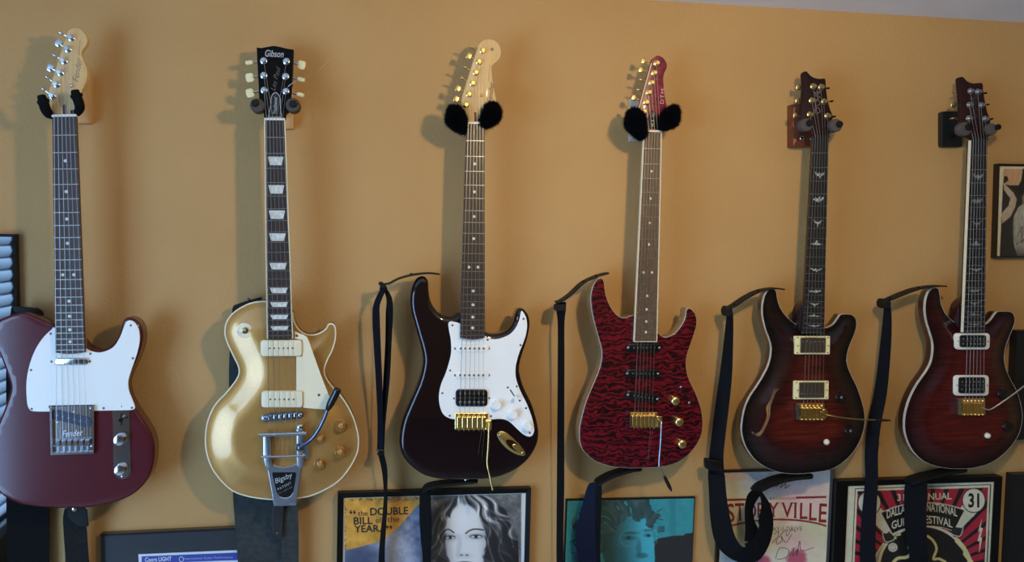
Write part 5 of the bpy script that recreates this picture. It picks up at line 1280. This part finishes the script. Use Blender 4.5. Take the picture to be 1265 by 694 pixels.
# --- 'double bill' print
def paint_double(X, Y):
    n1 = fbm(X/9, Y/9, 3); n2 = fbm(X/2.2, Y/2.2, 9)
    c = np.zeros((len(X), 3))+[118, 126, 148]
    c += ((n1-.5)*130)[:, None]*[1, 1, .95]
    c = mixc(c, (205, 208, 214), .8*ell(X, Y, 486, 684, 22, 26, .8)*(.5+.5*n2)); c = mixc(c, (52, 58, 84), .8*ell(X, Y, 448, 690, 26, 14, .7)*(.3+n1))
    og = polym(X, Y, [(420, 600), (524, 600), (521, 619), (506, 635), (492.5, 651), (477, 664), (466, 669.5), (450, 674), (420, 681)])
    og *= 1-(n2 > .78)*.35
    oc = np.array([222, 160, 52])+((n1-.5)*60)[:, None]*[1, .9, .6]
    edge = sst(0, 5, X-425)*sst(0, 4, Y-616)
    oc = oc*(.45+.55*np.maximum(edge, (n2 > .45)))[:, None]
    c = c*(1-og[:, None])+oc*og[:, None]
    c = mixc(c, (120, 110, 100), .55*polym(X, Y, [(476, 612), (524, 612), (522, 618), (500, 618), (478, 622)])*(.6+.4*n2))  # grey shadow arc painted into the print above the orange corner
    # monochrome portrait, right half
    g = 112+70*(fbm(X/6, Y/6, 21)-.5)+60*(fbm(X/1.6, Y/1.6, 23)-.5)
    ang = np.arctan2(X-573, Y-588)+.05*np.sin(Y/7+X/11)+.03*np.sin(Y/4); rad = np.hypot(X-573, Y-588)
    fl = fbm(ang*11, rad/45, 31, 3); fl2 = fbm(ang*30, rad/26, 35, 3)
    hair = 34+250*np.clip((fl-.36)*2.0, 0, 1)*(.5+.75*fl2)
    hair = hair*np.where(X > 598, np.clip(1.2-(X-598)/70-(Y-640)/150, .4, 1), 1)*np.where(X < 545, .95, 1.0)
    wv = 6*np.sin(Y/9.0)
    hm = np.clip(ell(X+wv*.5, Y, 580, 668, 56, 58, .12)+polym(X, Y, [(533, 655), (546, 630), (560, 616), (600, 612), (625, 630), (640, 665), (642, 720), (533, 720)]), 0, 1)
    g = g*(1-hm)+hair*hm
    face = np.clip(ell(X+1.5*(fl2-.5)*4, Y+5*(fl2-.5), 574.5, 668, 25, 46, .06, -3)*sst(545, 551, X-(Y-650)*.08), 0, 1)
    sk = 232-34*sst(588, 602, X)-46*(1-sst(547, 562, X-(Y-660)*.12))+12*ell(X, Y, 571, 640, 16, 14, .8)
    sk = sk-26*ell(X, Y, 557, 663, 10, 5, .6)-24*ell(X, Y, 588.5, 662, 12, 5, .6)-22*ell(X, Y, 567, 676, 3, 12, .7, 8)-18*ell(X, Y, 573.5, 686, 9, 3, .6)
    g = g*(1-face)+sk*face
    for p_, w_ in (([(547.5, 658.5), (551, 654.4), (555, 654), (560.5, 657.6)], 1.7), ([(575.5, 658.6), (581, 654.8), (588, 653.4), (597, 654.4)], 1.9)):
        g = g*(1-.85*stroke(X, Y, p_, w_))+40*.85*stroke(X, Y, p_, w_)
    for cx, cy, rx, ry in ((556.3, 663.4, 6.2, 2.5), (588.2, 662.4, 8, 2.6)):
        e = ell(X, Y, cx, cy, rx, ry, .25); g = g*(1-e*.8)+44*e*.8
        w_ = ell(X, Y, cx+rx*.45, cy+.6, rx*.33, ry*.5, .4)+ell(X, Y, cx-rx*.5, cy+.5, rx*.28, ry*.45, .4); g = g+140*np.clip(w_, 0, 1)
        i_ = ell(X, Y, cx, cy+.2, 1.7, 1.7, .3); g = g*(1-i_)+14*i_
    for cx in (570, 577): e = ell(X, Y, cx, 685.4, 1.8, .9, .4); g = g*(1-.75*e)+50*.75*e
    e = ell(X, Y, 574, 697, 12, 4, .2); g = g*(1-.8*e)+70*.8*e
    for p_ in ([(601, 640), (606, 655), (603, 670), (610, 694)], [(612, 640), (620, 660), (616, 680), (626, 700)], [(598, 625), (612, 635), (628, 652), (634, 675)], [(546, 640), (541, 660), (546, 675), (536, 694)], [(590, 618), (604, 632), (606, 646), (615, 660)], [(548, 625), (538, 645), (534, 660)]):
        st_ = stroke(X, Y, p_, 2.2, 1.6); g = g+st_*60*(.3+fl2)
    pm = sst(518, 521.5, X)
    gg = np.stack([g, g*.99, g*.965], 1)
    c = c*(1-pm[:, None])+gg*pm[:, None]
    c = mixc(c, (226, 228, 222), sst(643.4, 644.4, X)); c = mixc(c, (226, 226, 220), 1-sst(425.2, 426.2, X)); c = mixc(c, (220, 218, 206), 1-sst(615.2, 616, Y+(X-424)*.027)*1.0)
    return c
F3 = Frame('framed_poster', 'black framed print with orange lettered corner and monochrome portrait of a long-haired person', 'picture', (417.2, 609.1), (656.3, 602.7), .34, (mm(7), mm(6.4), mm(6), mm(7)), .02, paint=paint_double, res=1.5)
d3 = F3.pd+.0006
for s_, x, y, w, h, b in (('the', 448.4, 633.8, 12.4, 6.4, .0), ('DOUBLE', 480.8, 631.2, 47, 9.6, .02), ('BILL', 448.6, 643, 23.4, 9, .02), ('of', 467.7, 642.4, 7.4, 7, -.004), ('the', 485.8, 641, 15.4, 7.4, -.004), ('YEAR.', 454, 652.8, 33, 9, .02)):
    text('printed_word', s_, x, y, w, h, d3, M_INK, F3.root, ang=1.8, bold=b)
def quote(x, y, up):
    for dx in (0, 4.4):
        s_ = 1 if up else -1
        prism('printed_quote_mark', [(x+dx+a*s_, y+b*s_) for a, b in ((-1.7, .4), (-1.5, -1), (.4, -3), (1, -2.6), (-.2, -1), (1.4, -.2), (1.5, 1.2), (.4, 2.2), (-1, 2))], d3, .0002, M_INK, F3.root)
quote(433.6, 632.4, True); quote(478.2, 651.2, False)

# --- teal portrait
def paint_teal(X, Y):
    X0, Y0 = X, Y
    n = fbm(X/5, Y/5, 41); n2 = fbm(X/1.5, Y/1.5, 43)
    c = np.zeros((len(X), 3))+[58, 148, 152]
    c += ((n-.5)*16)[:, None]*[1, 1, 1]
    c = mixc(c, (48, 128, 134), .7*sst(826, 829, X)*(1-sst(834, 836, X)))
    dk = polym(X, Y, [(806, 672), (812, 665), (835, 661), (845, 661), (846, 659), (870, 656), (870, 760), (806, 760)]); c = mixc(c, (44, 46, 46), dk)
    c = mixc(c, (46, 92, 94), .8*polym(X, Y, [(813, 650), (821, 649), (821, 657), (812, 658)]))
    face = np.clip(ell(X, Y, 776, 676, 32, 42, .05)+polym(X, Y, [(752, 650), (800, 640), (806, 660), (808, 672), (809, 690), (806, 730), (750, 730)]), 0, 1)*(X < 809)
    f = mixc(np.zeros((len(X), 3))+[52, 112, 114], (70, 176, 190), sst(768, 800, X+(Y-665)*-.1)); f = mixc(f, (48, 82, 78), 1-sst(748, 772, X+(Y-670)*.1))
    c = c*(1-face[:, None])+f*face[:, None]
    for cx, cy, rx, ry, k in ((778, 664.4, 8, 3, .55), (800, 661, 5, 2.5, .5), (789, 676, 3.2, 11, .45), (793, 686, 7, 3.4, .6), (780, 658, 10, 2, .6), (800, 655, 6, 1.8, .5), (764, 690, 10, 16, .35)):
        c = mixc(c, (40, 74, 74), k*ell(X, Y, cx, cy, rx, ry, .5))
    ang = np.arctan2(Y-660, X-765); rad = np.hypot(X-765, Y-660); fl = fbm(ang*8+rad*.12, rad/11, 51, 3)
    dX = X+9*(fbm(X/5, Y/5, 91, 3)-.5)+3*np.sin(Y/3.2); dY = Y+9*(fbm(X/5, Y/5, 97, 3)-.5)+2*np.sin(X/3)
    hm = np.clip(polym(dX, dY, [(709, 650), (714, 632), (728, 622), (748, 614), (795, 614), (806, 624), (813, 640), (808, 655), (801, 648), (795, 640), (786, 644), (775, 640), (766, 650), (758, 660), (748, 664), (742, 690), (740, 720), (712, 720)])*(fl > .28), 0, 1)
    hc = np.stack([34+44*fl, 52+62*fl, 52+58*fl], 1); c = c*(1-hm[:, None])+hc*hm[:, None]
    for p_ in ([(709, 640), (707, 648), (710, 656)], [(704, 670), (712, 666)], [(706, 683), (716, 683)], [(812, 632), (818, 628)], [(811, 640), (819, 642)]): c = mixc(c, (30, 50, 50), stroke(X, Y, p_, .9))
    ring = stroke(X, Y, oval(808, 663.5, 4, 9, 20), .8); c = mixc(c, (120, 190, 190), .6*ring*(X > 806)); c = mixc(c, (110, 160, 160), .5*stroke(X, Y, oval(778, 665, 12, 10, 24), .8))
    c = mixc(c, (30, 44, 44), .9*np.clip(ell(X, Y, 776.5, 664, 2.6, 1.8, .3)+ell(X, Y, 801, 661.4, 2, 1.5, .3), 0, 1))
    return c*(.94+.12*n2)[:, None]
F4 = Frame('framed_poster', 'thin-edged teal print of a curly-haired person in profile', 'picture', (699.4, 616.7), (859, 613.6), .30, (mm(1.9), mm(2), mm(1.3), mm(2)), .008, mat('dark_edge', (34, 26, 20), rough=.5), paint=paint_teal, res=1.4, glass=False, inset=.001)

# --- watercolour band poster
def paint_story(X, Y):
    n = fbm(X/14, Y/14, 61); n2 = fbm(X/4, Y/4, 63)
    c = np.zeros((len(X), 3))+[234, 222, 188]
    c += ((n-.5)*30)[:, None]
    for cx, cy, rx, ry, col, k in ((930, 592, 34, 15, (140, 140, 152), .6), (905, 586, 14, 8, (214, 150, 120), .5), (985, 612, 34, 30, (226, 160, 170), .45), (985, 668, 22, 14, (226, 160, 166), .5), (912, 662, 24, 20, (206, 192, 122), .6), (1008, 655, 20, 14, (204, 206, 150), .6), (902, 610, 18, 22, (214, 206, 158), .5), (1004, 590, 22, 10, (186, 182, 188), .5), (960, 690, 30, 10, (216, 214, 196), .6), (905, 690, 12, 9, (150, 160, 178), .7)):
        c = mixc(c, col, np.clip(k*ell(X, Y, cx, cy, rx, ry, .9)*(.5+n2), 0, 1))
    for cx, cy, rx, ry in ((984, 690, 12, 11), (942, 694, 10, 8)): c = mixc(c, (188, 74, 98), .85*ell(X+4*(n2-.5), Y+6*(n-.5), cx, cy, rx, ry, .3))
    red = (150, 42, 40)
    c = mixc(c, red, polym(X, Y, [(894, 616.4), (921.5, 615.6), (921.5, 618.4), (894, 619.2)])); c = mixc(c, red, polym(X, Y, [(983, 613.2), (1021, 612.6), (1021, 615), (983, 616)]))
    c = mixc(c, red, stroke(X, Y, [(898, 650.6), (925, 644.4), (955, 641.6), (985, 642.4), (1008, 646), (1020, 649.4)], 2.2, .6))
    return c
F5 = Frame('framed_poster', 'watercolour band poster with dark red arched lettering under the f-hole guitar', 'picture', (889.5, 581.2), (1029.6, 578.6), .32, (mm(4, 950), mm(3), mm(2.6), mm(3)), .012, mat('dark_brown_edge', (40, 26, 20), rough=.4), paint=paint_story, res=1.3, glass=True, inset=.005)
d5 = F5.pd+.0006; M_REDINK = mat('dark_red_ink', (146, 40, 38), rough=.6)
def serif(s_, x0, y0, w, h, m, root, d, name, ang=0.0):
    """one serif capital: plain letter plus foot and head serifs"""
    text(name, s_, x0, y0, w, h, d, m, root, ang=ang, bold=-.004)
xs = np.linspace(903, 1015, 10)
for ch, x in zip('STORYVILLE', [902.5, 914, 927.5, 941.5, 955.5, 972.5, 982.5, 993, 1004.5, 1016.5]):
    k = ((x-959)/58)**2; h = 18+5.5*k; top = 620.6+1.2*k
    w = {'I': 2.6, 'O': 13.5, 'V': 13.5, 'Y': 12.5, 'T': 11.5, 'R': 11.5}.get(ch, 9.5)
    text('printed_letter', ch, x, top+h/2, w, h, d5, M_REDINK, F5.root, ang=-(x-959)/58*3, bold=.012)
    bars = {'T': [(0, 1)], 'I': [(0, 1), (0, -1)], 'L': [(-.32, 1)], 'E': [], 'Y': [(0, 1), (-.42, -1), (.42, -1)], 'V': [(-.42, -1), (.42, -1)], 'R': [(-.36, 1), (.4, 1)]}.get(ch, [])
    for bx, by in bars:
        cx, cy = x+bx*w, top+h/2+by*(h/2-.4)
        prism('printed_serif', [(cx-2.1, cy-.45), (cx+2.1, cy-.45), (cx+2.1, cy+.45), (cx-2.1, cy+.45)], d5, .0002, M_REDINK, F5.root)
text('printed_word', 'REUNION', 966.5, 615.6, 31, 3.2, d5, mat('rust_ink', (176, 96, 84), rough=.6), F5.root, ang=1, spacing=1.2)
text('printed_word', 'LAY-I-DRIVE', 971, 653, 40, 5.2, d5, M_GREYINK, F5.root, ang=1, spacing=1.1)
stroke_px('pen_signature', [[(943, 597), (947, 591), (950, 596), (945, 599), (953, 597)], [(955, 598), (960, 594), (958, 601), (966, 596), (964, 602), (971, 597), (970, 603), (976, 599)]], .8, d5, M_INK, F5.root)
stroke_px('pen_signature', [[(954, 671), (960, 664), (959, 672), (966, 668), (965, 662), (971, 670), (978, 660)], [(956, 660), (962, 656), (961, 664), (970, 655), (972, 662), (978, 654), (983, 657)], [(958, 690), (963, 677), (974, 679), (972, 688), (960, 691)], [(976, 686), (981, 676), (979, 687), (986, 678), (984, 687), (988, 668), (990, 680), (1006, 676)]], .7, d5, M_DARKINK, F5.root)

# --- festival poster
def paint_fest(X, Y):
    n = fbm(X/3, Y/3, 71); cream = (222, 216, 182)
    c = np.zeros((len(X), 3))+cream
    u = (X-1034)+(Y-594)*.045; v = (Y-594.3)+(X-1034)*.029
    ins = lambda a, b, t: ((u > a) & (u < b) & (v > t)).astype(float)
    c = mixc(c, (30, 28, 26), ins(22.5, 190.6, 9.2)); c = mixc(c, cream, ins(23.6, 189.4, 10.2))
    field = ins(26, 187, 13)
    ang = np.degrees(np.arctan2(1+706-Y, X-1139)); ray = ((ang % 9.0) < 3.0)
    rr = np.where(ray[:, None], np.array([[34, 24, 26]]), np.array([[176, 38, 58]]))
    c = c*(1-field[:, None])+rr*field[:, None]
    c = mixc(c, (40, 30, 34), 0*X)
    for cx, cy, tx, ty in ((1203, 618, 1178, 652), (1074, 621, 1100, 656)):
        sg = 1 if cx > 1139 else -1
        c = mixc(c, (214, 208, 180), polym(X, Y, [(cx-12*sg, cy+4), (cx+8*sg, cy+11), (tx+6*sg, ty+4), (tx-6*sg, ty-8)]))
        c = mixc(c, (24, 22, 22), ell(X, Y, cx, cy, 14.6, 15.4, .02)); c = mixc(c, (226, 220, 190), ell(X, Y, cx, cy, 13.6, 14.4, .03))
    # big dark disc with a pale rim
    c = mixc(c, (216, 208, 176), ell(X, Y, 1140, 708, 63, 60, .01)); c = mixc(c, (150, 140, 130), ell(X, Y, 1140, 708, 61, 58, .01)*(X < 1110)); c = mixc(c, (26, 24, 24), ell(X, Y, 1140, 708, 57, 57, .01))
    for p_, w_ in (([(1086, 694), (1090, 680), (1098, 668), (1106, 664)], 3.5), ([(1100, 700), (1108, 690), (1120, 688), (1126, 682), (1123, 676)], 4), ([(1146, 662), (1153, 668), (1157, 678), (1153, 690), (1160, 690), (1168, 694)], 3.2), ([(1182, 668), (1191, 678), (1196, 688), (1192, 684), (1200, 694)], 5), ([(1112, 660), (1108, 661)], 2.4)):
        c = mixc(c, (222, 208, 140), stroke(X, Y, p_, w_, .8))
    c = mixc(c, (28, 26, 26), ell(X, Y, 1103, 676.5, 7, 6.8, .05)); c = mixc(c, (216, 210, 184), ell(X, Y, 1103, 676, 5.8, 5.6, .08)); c = mixc(c, (120, 116, 104), .6*stroke(X, Y, oval(1103, 676, 3.4, 3.2, 14), .8))
    bolt = [(1213, 640), (1211.4, 652), (1214.4, 652), (1211, 664), (1213.4, 664), (1209.6, 684), (1210, 668), (1207.6, 668.4), (1210.6, 656), (1208.4, 656.4)]
    c = mixc(c, (228, 222, 190), polym(X, Y, bolt))
    # banner
    top = [(1087.4, 633), (1105, 625.6), (1122, 621.4), (1140, 619.8), (1158, 620.6), (1176, 624), (1192.6, 629.4)]; bot = [(1179.6, 656.6), (1166, 652), (1152, 650), (1139, 649.6), (1124, 651.6), (1111, 655.4), (1101, 660.4)]
    c = mixc(c, (214, 206, 178), polym(X, Y, top+bot))
    cx, cy = 1140, 639; sh_ = lambda p_, k, kk: [(cx+(x-cx)*k, cy+(y-cy)*kk) for x, y in p_]
    c = mixc(c, (24, 22, 22), polym(X, Y, sh_(top, .975, .93)+sh_(bot, .965, .93)))
    for sx in (1, -1):
        bx = 1184 if sx > 0 else 1096; by = 655 if sx > 0 else 662
        c = mixc(c, (40, 38, 36), polym(X, Y, [(bx-9*sx, by+1), (bx-4*sx, by-4), (bx+6*sx, by-3), (bx+4*sx, by+9), (bx-6*sx, by+8)])); c = mixc(c, (214, 206, 178), stroke(X, Y, [(bx+6*sx, by-4), (bx+2*sx, by+7), (bx-8*sx, by+5)], 1.2))
    return c*(.95+.1*n)[:, None]
F6 = Frame('framed_poster', 'deep black frame with a red and black music festival poster bearing the number 31', 'picture', (1033.5, 594.3), (1238.6, 588.4), .36, (mm(15.5, 1130), mm(6.5, 1130), mm(9, 1130), mm(9)), .026, paint=paint_fest, res=1.7)
d6 = F6.pd+.0006; M_CRINK = mat('cream_ink', (222, 214, 182), rough=.6)
text('printed_number', '31', 1203, 618, 13.5, 18, d6, M_INK, F6.root, bold=.03)
text('printed_number', '31', 1074, 621, 13.5, 18, d6, M_INK, F6.root, bold=.03)
text('printed_word', '31st ANNUAL', 1142, 613.4, 67, 8.6, d6, M_CRINK, F6.root, ang=1.6, bold=.02)
text('printed_word', 'DALLAS INTERNATIONAL', 1139, 634.2, 87, 10.5, d6, M_CRINK, F6.root, ang=1.6, bend=8, bold=.015)
text('printed_word', 'GUITAR FESTIVAL', 1139, 648, 75, 10, d6, M_CRINK, F6.root, ang=1.6, bend=6.5, bold=.015)

# --- signed portrait at the right edge
def paint_beard(X, Y):
    n = fbm(X/3, Y/5, 81)
    c = np.zeros((len(X), 3))+[46, 42, 36]
    c = mixc(c, (206, 160, 112), polym(X, Y, [(1200, 190), (1264, 190), (1266, 206), (1262, 222), (1258, 229), (1240, 228), (1200, 226)]))
    c = mixc(c, (40, 36, 30), polym(X, Y, [(1240, 218), (1244, 217), (1246, 222), (1242, 226), (1240, 226)]))
    c = mixc(c, (30, 28, 26), polym(X, Y, [(1256, 240), (1262, 222), (1266, 205), (1300, 205), (1300, 245)]))
    bd = polym(X, Y, [(1252, 268), (1258, 256), (1266, 250), (1300, 252), (1300, 320), (1258, 320), (1252, 300), (1250, 282)]); c = mixc(c, (196, 186, 160), bd*(.55+.45*fbm(X/1.6, Y/9, 83))*sst(1249, 1254, X)*(1-.8*sst(300, 322, Y)))
    c = mixc(c, (190, 170, 140), polym(X, Y, [(1240, 226), (1244, 230), (1252, 238), (1256, 246), (1254, 256), (1248, 268), (1238, 276), (1237, 264), (1246, 254), (1248, 245), (1240, 234)]))
    c = mixc(c, (28, 26, 24), polym(X, Y, [(1264, 205), (1270, 199), (1288, 199), (1294, 208), (1298, 228), (1306, 232), (1300, 238), (1258, 238), (1252, 232), (1261, 228)]))
    c = mixc(c, (168, 138, 108), ell(X, Y, 1278, 246, 15, 14, .15)*(Y > 236))
    c = mixc(c, (36, 30, 28), np.clip(ell(X, Y, 1271, 243, 5, 3, .2)+ell(X, Y, 1285, 243, 5, 3, .2)+stroke(X, Y, [(1266, 242), (1291, 242)], 1), 0, 1))
    c = mixc(c, (136, 104, 82), ell(X, Y, 1278, 250, 2.4, 4, .4))
    c = mixc(c, (204, 194, 168), ell(X, Y, 1278, 262, 15, 9, .3)*(.6+.4*n)); c = mixc(c, (90, 60, 50), .7*ell(X, Y, 1278, 257, 4, 1.2, .3))
    for p_ in ([(1257, 292), (1263, 280), (1262, 300), (1270, 284)], [(1255, 302), (1266, 296), (1278, 298)]): c = mixc(c, (50, 40, 34), .8*stroke(X, Y, p_, .9))
    e = np.minimum(np.minimum(X-1236.8+(Y-204)*.043, Y-205.4), 322.4-Y); c = mixc(c, (226, 214, 178), 1-sst(2.8, 3.4, e))
    return c*(.92+.16*n)[:, None]
F7 = Frame('framed_photo', 'dark framed signed photo of a person with a long pale beard', 'picture', (1233, 202), (1324, 203.5), .232, (mm(3.4, 1240), mm(2.6, 1240), mm(3.4), mm(2.6)), .016, mat('black_brown_rail', (34, 28, 20), rough=.4), paint=paint_beard, res=1.5)

# --- two black framed pictures cut off at the right edge
def paint_dark(X, Y): return np.zeros((len(X), 3))+[60, 56, 50]
for TL_, TR_, h_, lab in (((1256.5, 408.2), (1370, 408), .275, 'wide black frame beside the crimson guitar body'), ((1251.4, 586), (1370, 583), .30, 'wide black frame to the right of the festival poster')):
    Frame('framed_picture', lab, 'picture', TL_, TR_, h_, (mm(22, 1250), mm(20, 1250), mm(22, 1250), mm(20)), .024, mat('flat_black_frame', (24, 25, 26), rough=.5), paint=paint_dark, res=.3)
